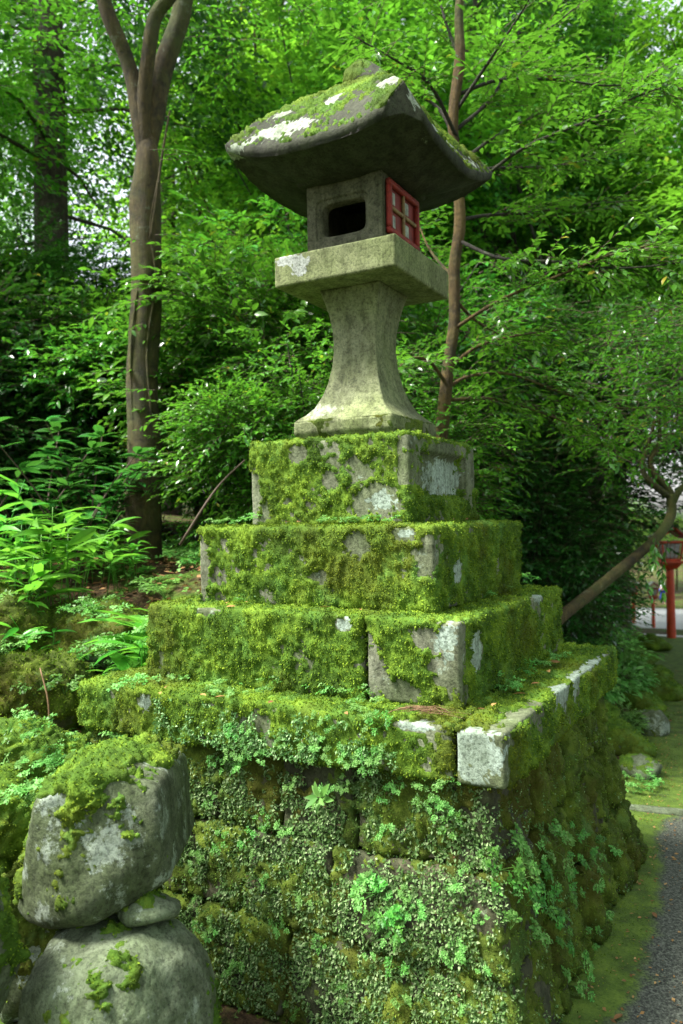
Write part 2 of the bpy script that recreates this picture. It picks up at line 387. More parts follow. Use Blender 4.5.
# ------------------------------------------------------------------ surfaces with moss
def patch_field(V, patches, seed=0):
    """patches: (centre(3), radii(3)); returns 0..1 with ragged edge"""
    out = np.zeros(len(V)); n = 1.1*fbm(V, 20, 3, .7, seed) + 1.0*fbm(V, 75, 3, .75, seed+4)
    for c, r in patches:
        d = np.linalg.norm((V - np.asarray(c))/np.asarray(r), axis=1)
        out = np.maximum(out, 1 - sstep(.75, 1.1, d + .75*n))
    return out
def fuzz(acc, V, F, density, size, w, rs, hang=.5, mi=1, T=T4, lift=.0, normal_up=.5):
    """density per m2 ; w = per vertex weight"""
    Vf = V[F]; ar = .5*np.linalg.norm(np.cross(Vf[:,2]-Vf[:,0], Vf[:,3]-Vf[:,1]), axis=1)
    wf = w[F].mean(1); pr = ar*np.clip(wf, 0, 1); tot = pr.sum()
    n = int(tot*density)
    if n < 1: return
    idx = rs.choice(len(F), n, p=pr/tot); a = rs.random((n,1)); b = rs.random((n,1)); q = Vf[idx]
    p = (q[:,0]*(1-a)+q[:,1]*a)*(1-b) + (q[:,3]*(1-a)+q[:,2]*a)*b
    nn = norm(np.cross(q[:,2]-q[:,0], q[:,3]-q[:,1]))
    X = nn*normal_up + rs.normal(size=(n,3))*.55 - UP*hang*(1-np.abs(nn[:,2:3]))
    Z = nn + rs.normal(size=(n,3))*.5
    v, f = leaves(p + nn*lift, X, Z, size*rs.uniform(.55,1.4,n), T)
    acc.add(v, f, mi)
def moss_shell(V, F, Nn, mask, seed, amp=.014, lump=26, stretch=.6):
    """displaced moss skin; dives under the stone where mask is low"""
    Q = V*[1,1,stretch]
    l = 1.5*np.abs(fbm(Q, lump, 2, .5, seed)) + .9*np.abs(fbm(Q, lump*.4, 2, .5, seed+5)) + .35*fbm(Q, lump*2.4, 2, seed=seed+7)
    d = amp*(.12 + 1.75*np.clip(l,-.1,1.2))*sstep(.35, .62, mask) - .006*(1-sstep(.30,.5,mask))
    hi = sstep(.10, .50, l)
    W = V + Nn*d[:,None]; keep = (d[F] > -.004).any(1)
    return W, F[keep], (.12+.88*hi)*np.where(mask > .40, 1., 0.)*sstep(.36,.52,mask)
def mossy(name, V, F, stone_mat, parent, mask, seed, bare=(), lich=(), fz=9000, fsize=.0075, amp=.014, mats=('moss','mossfuzz'),
          dent=.004, lump=26, label=None, moss_name='moss', hang=.6, stretch=.6):
    """stone part + moss sub-part"""
    rs = np.random.default_rng(seed+100)
    Nn = vnormals(V, F)
    V = V + Nn*(dent*fbm(V, 9, 5, .6, seed)[:,None]); 
    bf = patch_field(V, list(bare)+list(lich), seed); lf = patch_field(V, lich, seed)
    o = obj(name, mk_mesh(name, V, [F], stone_mat, True, {'lichen': lf}), parent)
    if label: o['label'] = label
    m = np.clip(mask(V, Nn) - 1.2*bf, 0, 1)
    W, Fk, w = moss_shell(V, F, Nn, m, seed, amp, lump, stretch)
    if len(Fk):
        a = Acc(); a.add(W, Fk, 0)
        fuzz(a, W, Fk, fz, fsize, w, rs, hang)
        mo = obj(moss_name, a.mesh(moss_name, [M[mats[0]], M[mats[1]]]), o)
    return o
def std_mask(seed, bias=.58, top=.25, freq=3.0, var=.5, zlo=None):
    def f(V, Nn):
        m = bias + var*fbm(V, freq, 5, .6, seed) + .45*fbm(V, 22, 3, .7, seed+9) + top*np.clip(Nn[:,2],0,1)
        return m
    return f

def el(px, py, axis, val, rx, ry):
    """elliptic patch on a face: pixel radii to metres"""
    c = hit(px, py, axis, val); d = (c-CAM)@_F; k = d/FPX
    r = [rx*k*1.15]*3; r[2] = ry*k; r[axis] = .06
    if axis == 0: r[1] = rx*k*1.9
    if axis == 2: r = [rx*k, ry*k*3, .05]
    return (c, r)

# ------------------------------------------------------------------ terrain
def path_edge(y):
    y = np.asarray(y, float)
    return .955 + .02*np.sin(y*1.3) + .02*np.sin(y*3.1+1) - .125*np.clip(y-.7, 0, 11.3) - .2*np.clip(y-12, 0, 60)
def ground_z(x, y):
    x = np.asarray(x, float); y = np.asarray(y, float)
    base = -.6*sstep(.5, 13, y) - np.clip(y-12.5, 0, 19)*.135 - np.clip(y-31.5, 0, 20)*.045
    k = sstep(-.9, 1.3, y); e = -.75*(1-k) + (path_edge(y)+.05)*k; w = .45 + 2.3*k
    h = .68 + .62*k
    s = sstep(0, 1, (e - x)/w)
    bank = s*h + np.clip(e-w-x, 0, 60)*.10*sstep(1.3,4,y)
    hollow = -.50*np.exp(-(((x+1.55)/.6)**2 + ((y+.85)/.55)**2))
    rt = sstep(3.6, 7.5, x - path_edge(y))*1.6*(1-sstep(11,16,y))
    lump = .05*fbm(np.stack([x.ravel(), y.ravel(), 0*x.ravel()],1), .9, 4, seed=2).reshape(x.shape)*np.clip(s+.15,0,1)
    keep = -base*s*.75
    return base + bank + hollow + rt + lump + keep
def gz(x, y): return float(ground_z(np.array([x]), np.array([y]))[0])

def build_ground():
    def axis(fine0, fine1, step, far):
        a = np.arange(fine0, fine1, step); g = []; s = step; v = fine1
        while v < far: g.append(v); s *= 1.22; v += s
        g2 = []; s = step; v = fine0
        while v > -far: s *= 1.22; v -= s; g2.append(v)
        return np.array(g2[::-1] + list(a) + g)
    xs = axis(-4, 4.5, .05, 260); ys = axis(-3.5, 9, .06, 260)
    X, Y = np.meshgrid(xs, ys, indexing='ij'); Z = ground_z(X, Y) - .004
    V = np.stack([X.ravel(), Y.ravel(), Z.ravel()], 1)
    fine = sstep(0, .05, ground_z(X,Y)-ground_z(X*0+2.5,Y)).ravel()
    V[:,2] += .03*fbm(V, 6, 4, seed=8)*fine*(np.abs(V[:,0])<6)*(np.abs(V[:,1])<12)
    i = np.arange(X.size).reshape(X.shape)
    F = np.stack([i[:-1,:-1].ravel(), i[1:,:-1].ravel(), i[1:,1:].ravel(), i[:-1,1:].ravel()], 1)
    m, nt, b, out = new_mat('forest_floor'); co = coords(nt)
    n1 = nz(nt, 1.6, 6, .65, co); n2 = nz(nt, 40, 4, .7, co)
    c = ramp(nt, n2.outputs[0], [(.3,(.016,.011,.006)), (.5,(.045,.030,.016)), (.72,(.11,.075,.035))]).outputs[0]
    mo = ramp(nt, n2.outputs[0], [(.3,(.012,.028,.004)), (.7,(.07,.13,.015))]).outputs[0]
    mf = ramp(nt, n1.outputs[0], [(.47,(0,0,0)), (.56,(1,1,1))]).outputs[0]
    nt.links.new(mix(nt, mf, c, mo), b.inputs['Base Color']); b.inputs['Roughness'].default_value = .95
    b.inputs['Specular IOR Level'].default_value = .1
    bump(nt, b, n2.outputs[0], .8, .02)
    o = obj('ground', mk_mesh('ground', V, [F], m)); o['kind'] = 'structure'

def strip(x0f, x1f, ys, nx, dz, fn=None):
    Y = np.repeat(ys[:,None], nx, 1); t = np.linspace(0,1,nx)[None]
    X = x0f(ys)[:,None]*(1-t) + x1f(ys)[:,None]*t
    Z = ground_z(X, Y) + dz
    V = np.stack([X.ravel(),Y.ravel(),Z.ravel()],1)
    if fn is not None: V[:,2] += fn(V)
    i = np.arange(X.size).reshape(X.shape)
    return V, np.stack([i[:-1,:-1].ravel(), i[:-1,1:].ravel(), i[1:,1:].ravel(), i[1:,:-1].ravel()], 1)
def build_path():
    ys = np.concatenate([np.arange(-6, 8, .05), np.arange(8, 14.5, .2)])
    V, F = strip(lambda y: path_edge(y)-.12, lambda y: path_edge(y)+3.4, ys, 90, .006)
    m, nt, b, out = new_mat('mossy_asphalt'); co = coords(nt)
    sep = N(nt, 'ShaderNodeSeparateXYZ'); nt.links.new(co, sep.inputs[0])
    n1 = nz(nt, 1.3, 7, .7, co); n2 = nz(nt, 110, 3, .7, co); n3 = nz(nt, 9, 5, .7, co)
    asp = ramp(nt, n2.outputs[0], [(.35,(.016,.018,.015)), (.5,(.055,.062,.048)), (.7,(.15,.165,.13))]).outputs[0]
    mo = ramp(nt, mth(nt,'ADD', mth(nt,'MULTIPLY',n3.outputs[0],.7), mth(nt,'MULTIPLY',n2.outputs[0],.3)),
              [(.35,(.026,.045,.006)), (.5,(.062,.11,.011)), (.68,(.125,.19,.022))]).outputs[0]
    at = N(nt, 'ShaderNodeAttribute', attribute_name='edge')
    f = mth(nt, 'ADD', at.outputs['Fac'], mth(nt, 'MULTIPLY', mth(nt,'SUBTRACT', n1.outputs[0], .5), 1.5))
    f = mth(nt, 'ADD', f, mth(nt, 'MULTIPLY', mth(nt,'SUBTRACT', n3.outputs[0], .5), .6))
    f = mth(nt, 'ADD', f, mth(nt, 'MULTIPLY', mth(nt,'SUBTRACT', n2.outputs[0], .5), .5))
    ff = ramp(nt, f, [(.30,(0,0,0)), (.62,(1,1,1))]).outputs[0]
    nt.links.new(mix(nt, ff, asp, mo), b.inputs['Base Color']); b.inputs['Roughness'].default_value = .85
    b.inputs['Specular IOR Level'].default_value = .3
    bump(nt, b, n2.outputs[0], .6, .006)
    d = V[:,0] - path_edge(V[:,1])
    e = 1 - sstep(-.02, .20, d) + .75*sstep(1.0, 2.0, V[:,1])*(1-sstep(.3,1.0,d))
    o = obj('path', mk_mesh('path', V, [F], m, True, {'edge': np.clip(e,0,1.2)})); o['kind'] = 'structure'
    # moss fringe: tufts along the path's edge, nobody could count them
    a = Acc(); w = sstep(.5,.9, e + .7*fbm(V,5,4,.65,seed=4)-.2)*(V[:,1]<6)*(V[:,1]>-1.5)
    fuzz(a, V, F, 9000, .006, w, np.random.default_rng(5), 0, 0, T4, .001, .5)
    tag(obj('path_moss', a.mesh('path_moss', [M['mossfuzz']])), 'yellow green moss creeping over the asphalt path edge', 'moss', kind='stuff')
    # road
    ys = np.arange(14.2, 54, .5)
    V, F = strip(lambda y: path_edge(y)-1.6*sstep(14,20,y), lambda y: path_edge(y)+5+.5*(y-14), ys, 60, .012)
    m = m_simple('road_asphalt', (.19,.20,.20), .6, .15, 6)
    o = obj('road', mk_mesh('road', V, [F], m)); o['kind'] = 'structure'
    # stone strip set across the path
    c = hit(668, 808, 2, .01)
    V, F = rbox((0,0,0), (.42,.045,.012), .008, .02)
    V = V + .003*fbm(V, 20, 3)[:,None]
    o = obj('stone_strip', mk_mesh('stone_strip', V, [F], M['boulder_smooth'])); o.location = (c[0]+.12, c[1], gz(c[0],c[1])+.008); o.rotation_euler = (0,0,radians(10))
    tag(o, 'flat grey stone strip set across the mossy asphalt path', 'paving stone')
build_ground(); build_path()

# ------------------------------------------------------------------ pedestal
ped = empty('stone_pedestal', (0,0,0))
tag(ped, 'moss covered stepped stone pedestal on rough masonry, carrying the tall lantern', 'pedestal')
CELL = .0085
def tier(name, x0,x1,y0,y1,z0,z1, seed, bare=(), lich=(), bias=.60, fz=36000, label=None, r=.012, amp=.0095, **k):
    c = ((x0+x1)/2,(y0+y1)/2,(z0+z1)/2-.003); a = ((x1-x0)/2-(.005 if x1-x0>.2 else 0),(y1-y0)/2-.005,(z1-z0)/2-.003)
    V, F = rbox(c, a, r, CELL)
    Vn = V*1.0; Vn[:,:] += .006*np.stack([fbm(V,3,3,seed=seed),fbm(V,3,3,seed=seed+1),fbm(V,3,3,seed=seed+2)],1)
    V = Vn
    front = y0
    msk = std_mask(seed, bias, .25, 3.2, .55)
    return mossy(name, V, F, M['stone'], ped, msk, seed, bare, lich, fz=fz, fsize=.0075, amp=amp, label=label, **k)
zS0, zS1, z3, z2, z1t = zu(-.198), zu(0), zu(.338), zu(.69), zu(1.09)
h3, h2, h1, hs = .772*S, .603*S, .424*S, 1.0*S
# --- top block with carved panel on its right side
fy, fx = -h1, h1
V, F = rbox((0,0,(z2+z1t)/2), (h1-.004,h1-.004,(z1t-z2)/2-.002), .014, CELL)
V += .006*np.stack([fbm(V,3,3,seed=5),fbm(V,3,3,seed=6),fbm(V,3,3,seed=7)],1)
zc = (z2+z1t)/2
inside = (1-sstep(.235,.25,np.abs(V[:,1]+.0)))*(1-sstep(.082,.095,np.abs(V[:,2]-zc-.02)))*(V[:,0] > h1-.03)
V[:,0] -= .030*inside
top_panel = ([h1-.03,0,zc+.03],[.05,.27,.10])
bm = std_mask(5,.60,.25,3.2,.5)
def m1(V, Nn):
    m = bm(V,Nn)
    rf = (V[:,0] > h1-.05)
    m = np.where(rf & (V[:,2] > zc-.02), m-.25, m)
    return m
mossy('tier_block', V, F, M['stone'], ped, m1, 5,
      bare=[el(375,500,1,fy,24,16), el(297,455,1,fy,8,10), el(254,495,1,fy,7,24), el(330,480,1,fy,8,9), el(470,480,0,fx,5,24), ([h1-.03,0,zc+.02],[.05,.25,.085])],
      lich=[([h1-.03,.04,zc+.02],[.04,.22,.08]), el(380,500,1,fy,14,10)], fz=36000, fsize=.0075, amp=.0095)
# --- second tier
fy, fx = -h2, h2
tier('tier_block', -h2,h2,-h2,h2, z3,z2, 12, bare=[el(357,545,1,fy,13,12), el(203,572,1,fy,7,30), el(403,534,1,fy,11,7), el(320,577,1,fy,9,6), el(425,560,1,fy,9,20), el(498,560,0,fx,3,14)],
     lich=[el(459,567,0,fx,6,15), el(405,533,1,fy,8,4)])
# --- third tier, two blocks with a vertical joint
fy, fx = -h3, h3; xj = hit(364, 660, 1, fy)[0]
tier('tier_block', -h3,xj-.002,-h3,h3, zS1,z3, 21, bare=[el(343,625,1,fy,8,6), el(205,610,1,fy,12,5)], lich=[el(343,624,1,fy,9,7)])
tier('tier_block', xj+.003,h3,-h3,h3, zS1,z3-.004, 27, bare=[el(372,672,1,fy,15,30), el(453,645,1,fy,16,55), el(395,690,1,fy,20,12), el(425,640,1,fy,12,12), el(535,600,0,fx,12,9)],
     lich=[el(477,650,0,fx,9,23), el(447,640,1,fy,10,22), el(540,597,0,fx,9,6)])
# --- slab course: three pieces
ys = .987*S; fy = -ys; xa = hit(115,705,1,fy)[0]; xb = hit(454,755,1,fy)[0]
tier('slab', -hs,xa-.004,-ys+.012,ys, zS0,zS1-.002, 31, fz=34000)
tier('slab', xa+.003,xb-.004,-ys,ys, zS0,zS1, 36, bare=[el(418,727,1,fy,22,5), el(143,700,1,fy,10,8)], lich=[el(418,728,1,fy,22,5), el(143,702,1,fy,8,8)], fz=34000)
tier('slab', xb+.004,hs,-ys,ys, zS0,zS1-.003, 43, bare=[el(480,760,1,fy,34,40), ([hs-.02,-ys+.02,zS1],[.06,.5,.022]), ([hs,.35,zS1],[.03,.5,.018])],
     lich=[el(477,757,1,fy,27,33), ([hs-.01,-.16,zS1-.02],[.04,.10,.07]), ([hs-.01,.04,zS1-.02],[.04,.07,.06]), ([hs-.01,.30,zS1],[.04,.4,.022])], fz=34000,
     label='slab piece with a bare whitish front end at the near corner')
# dark bedding right under the slab
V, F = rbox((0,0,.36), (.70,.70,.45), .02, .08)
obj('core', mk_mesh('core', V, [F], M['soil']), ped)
# --- masonry of rough stones, battered
HB = .80
def flare(z): return .130*np.clip((zS0-z)/zS0, 0, 1.2)**1.5
def batter(V):
    k = (HB + flare(V[:,2]))/HB; V = V.copy(); V[:,0] *= k; V[:,1] *= k; return V
def mstone(x0,x1,y0,y1,z0,z1,seed,r=.06,bulge=.0,dir=None):
    c = np.array([(x0+x1)/2,(y0+y1)/2,(z0+z1)/2]); a = np.array([(x1-x0)/2,(y1-y0)/2,(z1-z0)/2]) - .004
    V, F = rbox(c, a, r, .0105)
    t = (V-c)/a
    if dir == 'f':
        V[:,1] -= bulge*(1-t[:,0]**2)*(1-t[:,2]**2)*(t[:,1]<0)
    if dir == 'r':
        V[:,0] += bulge*(1-np.abs(t[:,1])**2.5)*(1-.4*t[:,2]**2)*(t[:,0]>0)
    V = batter(V); Nn = vnormals(V,F)
    V += Nn*((.030 if dir=='r' else .018)*fbm(V,4.5,3,seed=seed)-.040*np.abs(fbm(V*([1,1,.35] if dir=='r' else [1,1,1]),9,4,.55,seed=seed+1))*(1.3 if dir=='r' else .45))[:,None]
    return V, F
rs = np.random.default_rng(77)
zr = [zS0-.004, .545, .275, .0, -.25]
fx_cols = [[-.80,-.50,-.18,.06,.34,.80],[-.80,-.38,-.05,.27,.80],[-.80,-.60,-.22,.12,.50,.80],[-.8,-.3,.3,.8]]
sd = 200
for r_ in range(4):
    cols = fx_cols[r_]
    for k in range(len(cols)-1):
        sd += 3; dz0, dz1 = rs.uniform(-.012,.012,2)
        z0_, z1_ = zr[r_+1], zr[r_]
        V, F = mstone(cols[k],cols[k+1], -.80+rs.uniform(-.008,.012), -.44, z0_, z1_, sd, .020, .004, 'f')
        msk = std_mask(sd, .50, .1, 3.5, .75)
        mossy('stone', V, F, M['masonry'], ped, msk, sd, fz=13000, fsize=.0075, amp=.012, mats=('mossd','mossdfuzz'), dent=.006)
ry_cols = [[-.44,-.26,-.06,.13,.30,.50,.80],[-.44,-.22,-.02,.2,.38,.57,.80],[-.44,-.28,-.05,.12,.33,.55,.80],[-.44,-.1,.3,.8]]
for r_ in range(4):
    cols = ry_cols[r_]
    for k in range(len(cols)-1):
        sd += 3
        V, F = mstone(.44, .80+rs.uniform(-.02,.02), cols[k],cols[k+1], zr[r_+1]+.0, zr[r_], sd, .045, .022, 'r')
        msk = std_mask(sd, .60, .1, 4, .6)
        mossy('stone', V, F, M['masonry'], ped, msk, sd, fz=12000, fsize=.0075, amp=.014, mats=('mossd','mossdfuzz'), dent=.006)

# ------------------------------------------------------------------ stone lantern
lan = empty('stone_lantern', (0,0,z1t)); LZ = z1t
tag(lan, 'tall weathered stone lantern with curved mossy roof, standing on the stepped pedestal', 'stone lantern')
def lobj(name, V, F, mat, attrs=None, parent=None):
    V = np.asarray(V,float).copy(); V[:,2] -= LZ if parent is None else 0
    return obj(name, mk_mesh(name, V, [F] if not isinstance(F, list) else F, mat, True, attrs), lan if parent is None else parent)
# pillar: waisted square column
prof = [(1.856,.166),(1.80,.149),(1.74,.134),(1.66,.121),(1.57,.1165),(1.48,.124),(1.40,.140),(1.33,.163),(1.27,.192),(1.235,.224),(1.21,.256),(1.198,.266)]
pz = np.array([p[0] for p in prof])[::-1]; pw = np.array([p[1] for p in prof])[::-1]
V, F = rbox((0,0,0), (1,1,1), .0, .02)
V, F = cube_grid(60,60,90)
def sharp(V, hz, hw, r):   # V in [-1,1]^3 -> square section hw(z)
    z = hz(V[:,2]); w = hw(z)
    xy = V[:,:2]; m = np.clip(np.abs(xy), 0, 1)
    # slightly rounded arrises
    q = np.clip(xy, -(1-r), 1-r); d = xy - q; L = np.linalg.norm(d,axis=1,keepdims=True)
    side = np.max(np.abs(xy),axis=1) > .9999
    o = np.where(side[:,None] & (L > 0), q + r*d/np.maximum(L,1e-9), xy*(1-.02*(L>0)))
    return np.stack([o[:,0]*w, o[:,1]*w, z], 1)
zt0, zt1 = 1.198, 1.856
V1 = sharp(V, lambda t: zt0 + (zt1-zt0)*(t+1)/2, lambda z: np.interp(z, pz, pw), .03)
V1[:,:2] *= S; V1[:,2] = zu(V1[:,2]); V1 += vnormals(V1,F)*(.0022*fbm(V1,14,4,seed=3))[:,None]
lf = patch_field(V1, [([-.12,-.2,zu(1.25)],[.10,.1,.035])], 3)*.5
lobj('pillar', V1, F, M['lantern'], {'lichen': lf})
# foot rim of the pillar
V, F = cube_grid(60,60,10)
V2 = sharp(V, lambda t: 1.09 + (1.1985-1.09)*(t+1)/2, lambda z: np.interp(z,[1.09,1.125,1.14,1.2],[.240,.252,.268,.268]), .05)
V2[:,:2]*=S; V2[:,2]=zu(V2[:,2]); V2 += vnormals(V2,F)*(.005*fbm(V2,16,4,seed=9))[:,None]
ft = mossy('foot', V2-[0,0,LZ], F, M['lantern'], lan, lambda V,Nn: .36+.5*fbm(V,7,4,seed=3)+.12*np.clip(Nn[:,2],0,1), 9, fz=16000, fsize=.005, amp=.006, dent=.002, mats=('mossd','mossdfuzz'))
# moss film spots on pillar skirt handled by material; platform
V, F = rbox((0,0,zu((1.857+2.006)/2)), (.326*S,.326*S,.0745*S), .007, .009)
V += vnormals(V,F)*(.0025*fbm(V,12,4,seed=13))[:,None]
c = hit(300,265,1,-.326*S)
lf = patch_field(V, [(c,[.045,.05,.05]), ([c[0]-.05,-.326*S,c[2]+.03],[.07,.06,.022])], 13)
lobj('platform', V, F, M['platform'], {'lichen': lf})
# firebox: walls with openings (built from slabs butted round the openings)
bw = .206*S; bz0, bz1 = zu(2.006)+.001, zu(2.40)
def wallslab(acc, x0,x1,y0,y1,z0,z1,r=.006):
    V, F = rbox(((x0+x1)/2,(y0+y1)/2,(z0+z1)/2), ((x1-x0)/2,(y1-y0)/2,(z1-z0)/2), min(r,.45*min(x1-x0,y1-y0,z1-z0)), .012)
    acc.add(V, F)
def ringwall(acc, plane):
    """a thick wall with a rounded opening, profile grid mapped on a plane"""
    n = 96; ang = np.linspace(0,2*pi,n,endpoint=False)
    def sq(hw,hh,cx,cz,p):
        c_,s_ = np.cos(ang),np.sin(ang); r = (np.abs(c_)**p+np.abs(s_)**p)**(-1/p)
        return np.stack([cx+hw*r*c_, cz+hh*r*s_],1)
    hz = (bz1-bz0)/2; cz = (bz0+bz1)/2
    oz = zu(2.185) - LZ*0
    L = [ (sq(bw,hz,0,cz,40),0.0,), (sq(bw*.70,.088,-.012,oz,9),.000), (sq(bw*.68,.085,-.012,oz,9),.008), (sq(bw*.60,.072,-.006,oz,6),.010), (sq(bw*.57,.068,-.006,oz,6),.016), (sq(bw*.56,.066,-.006,oz,6),.055) ]
    Vs = [np.stack([q[:,0], np.full(n,d), q[:,1]],1) for q,d in L]
    V = np.concatenate(Vs); i = np.arange(len(L)*n).reshape(len(L),n); j = np.roll(i,-1,1)
    F = np.stack([i[:-1].ravel(), j[:-1].ravel(), j[1:].ravel(), i[1:].ravel()],1)
    if plane == 'f': W = np.stack([V[:,0], -bw+V[:,1], V[:,2]],1)
    if plane == 'l': W = np.stack([-bw+V[:,1], -V[:,0], V[:,2]],1)
    if plane == 'b': W = np.stack([-V[:,0], bw-V[:,1], V[:,2]],1)
    if plane == 'r': W = np.stack([bw-V[:,1], V[:,0], V[:,2]],1)
    acc.add(W, F)
a = Acc()
for p_ in 'fr': ringwall(a, p_)
a.add([[-bw,-bw,bz0],[-bw,bw,bz0],[-bw,bw,bz1],[-bw,-bw,bz1],[bw,bw,bz0],[bw,bw,bz1]], np.array([[0,3,2,1],[1,2,5,4]]))
hh = bw-.002
a.add([[-hh,-hh,bz0+.03],[hh,-hh,bz0+.03],[hh,hh,bz0+.03],[-hh,hh,bz0+.03],[-hh,-hh,bz1-.02],[hh,-hh,bz1-.02],[hh,hh,bz1-.02],[-hh,hh,bz1-.02]], np.array([[0,1,2,3],[7,6,5,4]]))
me = a.mesh('firebox', M['lantern_dark'], True)
co_ = np.zeros(len(me.vertices)*3); me.vertices.foreach_get('co', co_); co_ = co_.reshape(-1,3); co_[:,2] -= LZ
me.vertices.foreach_set('co', co_.ravel().astype(np.float32)); me.attributes.new('lichen','FLOAT','POINT')
fb = obj('firebox', me, lan)
mod = fb.modifiers.new('b','BEVEL'); mod.width=.004; mod.segments=2; mod.limit_method='ANGLE'; mod.angle_limit=radians(50)
# candle stub seen inside
V, F = tube(spline([[-.07,-.05,bz0+.03-LZ],[-.07,-.05,bz0+.07-LZ]],3), [.016,.016,.015], 12)
obj('candle_stub', mk_mesh('candle_stub', V, F, M['paper']), fb)
# red lattice window on right side
wx = bw+.004
fr = Acc(); wy0, wy1 = -.148, .150; wz0, wz1 = zu(2.075), zu(2.335)
def bar(acc, y0,y1,z0,z1,x0,x1):
    V,F = rbox(((x0+x1)/2,(y0+y1)/2,(z0+z1)/2-LZ), ((x1-x0)/2,(y1-y0)/2,(z1-z0)/2), .002, .02); acc.add(V,F)
t_ = .024
bar(fr, wy0,wy1, wz0,wz0+t_, wx,wx+.020); bar(fr, wy0,wy1, wz1-t_,wz1, wx,wx+.020)
bar(fr, wy0,wy0+t_, wz0+t_,wz1-t_, wx,wx+.020); bar(fr, wy1-t_,wy1, wz0+t_,wz1-t_, wx,wx+.020)
wobj = obj('lattice_window', fr.mesh('lattice_window', M['red_dull']), fb)
lt = Acc(); cy, cz_ = (wy0+wy1)/2, (wz0+wz1)/2
bar(lt, cy-.007,cy+.007, wz0+t_,wz1-t_, wx+.004,wx+.016); bar(lt, wy0+t_,cy-.0072, cz_-.007,cz_+.007, wx+.004,wx+.016); bar(lt, cy+.0072,wy1-t_, cz_-.007,cz_+.007, wx+.004,wx+.016)
lt_o = obj('lattice', lt.mesh('lattice', M['tan']), wobj)
pa = Acc()
bar(pa, wy0+t_*.8,wy1-t_*.8, wz0+t_*.8,wz1-t_*.8, wx+.0002,wx+.0030); obj('backing', pa.mesh('backing', M['reddk']), wobj)
pb = Acc()
for yy in (wy0+t_+.022, cy+.03):
    for zz in (wz0+t_+.014, cz_+.022): bar(pb, yy,yy+.034, zz,zz+.05, wx+.0035,wx+.0050)
obj('paper', pb.mesh('paper', M['paper']), wobj)
# roof
W_ = .495*S
n = 120
g = np.linspace(-1,1,n+1); GX, GY = np.meshgrid(g,g,indexing='ij')
gx, gy = GX.ravel(), GY.ravel()
def eave(x,y):
    r = np.maximum(np.abs(x),np.abs(y)); mn = np.minimum(np.abs(x),np.abs(y))/np.maximum(r,1e-6)
    return r, mn
def roof_top(x,y):
    r, mn = eave(x,y)
    e = 2.455 + .085*mn**3*r**2
    h = .43*(1-np.abs(r)**2.1) - .03*mn**4*np.sin(pi*np.clip(r,0,1))
    return e + np.maximum(h, 0)
P3 = lambda x,y,z: np.stack([x*W_, y*W_, zu(z)],1)
i = np.arange((n+1)**2).reshape(n+1,n+1)
Ft = np.stack([i[:-1,:-1].ravel(), i[1:,:-1].ravel(), i[1:,1:].ravel(), i[:-1,1:].ravel()],1)
th = .045 - .012*eave(gx,gy)[1]**3
Vt = P3(gx,gy,roof_top(gx,gy))
r_, mn_ = eave(gx,gy)
zb = (2.455 + .085*mn_**3*r_**2 - th) ; zb = np.where(r_ < .97, zb - .055*sstep(0,1,(1-r_)/.5), zb)
zb = np.where(r_ < .5, np.minimum(zb, 2.365), zb)
Vb = P3(gx*.985, gy*.985, zb)
bd = np.concatenate([i[0,:-1], i[:-1,-1], i[-1,:0:-1], i[:0:-1,0]]); bn = np.roll(bd,-1); K = len(Vt)
side = np.stack([bd, bn, bn+K, bd+K],1)
V = np.concatenate([Vt,Vb]); F = np.concatenate([Ft, Ft[:,::-1]+K, side[:, ::-1]])
# make orientation of side faces outward whichever way: check
nn_ = np.cross(V[side[0,1]]-V[side[0,0]], V[side[0,2]]-V[side[0,0]])
if nn_ @ V[side[0,0]] < 0: F = np.concatenate([Ft, Ft[:,::-1]+K, side])
else: F = np.concatenate([Ft, Ft[:,::-1]+K, side])
# broken near corner
dcor = np.linalg.norm(V[:,:2]-[W_,-W_],axis=1)
edgew = sstep(.75,1,np.maximum(np.abs(V[:,0]),np.abs(V[:,1]))/W_)
V[:,:2] *= 1 - (.028*edgew*np.abs(fbm(V,11,4,seed=4)))[:,None]
cut = np.clip((V[:,0]-V[:,1]) - (2*W_-.12), 0, None)
V[:,0] -= cut*.5; V[:,1] += cut*.5
V[:,2] += .014*fbm(V,7,4,seed=2)*(np.arange(len(V))<K)
fl = sstep(.3,1,V[:,0]/W_)*sstep(.3,1,V[:,1]/W_); V[:,0] += .018*fl; V[:,1] += .018*fl; V[:,2] += .012*fl
def roofmask(V,Nn):
    m = .46 + .8*fbm(V,8,5,.7,seed=8) + .6*fbm(V,38,3,.7,seed=18) + .25*np.clip(Nn[:,2],0,1) - .1
    return np.where(Nn[:,2] > .12, m, 0)
lipl = [([-.16,-W_+.06,zu(2.55)],[.15,.06,.045]), ([W_-.13,-W_+.07,zu(2.68)],[.07,.06,.05]), ([W_-.02,-.1,zu(2.56)],[.035,.4,.06]), ([-.36,-W_+.03,zu(2.5)],[.07,.05,.03]), ([.02,-W_+.12,zu(2.68)],[.04,.05,.04]), ([-.22,-W_+.14,zu(2.66)],[.05,.05,.04])]
V[:,2] -= LZ; lip2 = [((c[0],c[1],c[2]-LZ),r) for c,r in lipl]
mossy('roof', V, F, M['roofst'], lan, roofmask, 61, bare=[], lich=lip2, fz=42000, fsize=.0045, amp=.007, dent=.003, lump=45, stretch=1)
V, F = rock((.02,.02,0), (.135,.11,.12), .006, 8, 7, .10, .3, 4.0)
V[:,2] = np.maximum(V[:,2], -.09); V[:,:2] *= 1-.78*np.clip(V[:,2:3],0,.13)/.13; V *= .95; V += [0,0,zu(2.905)-LZ]
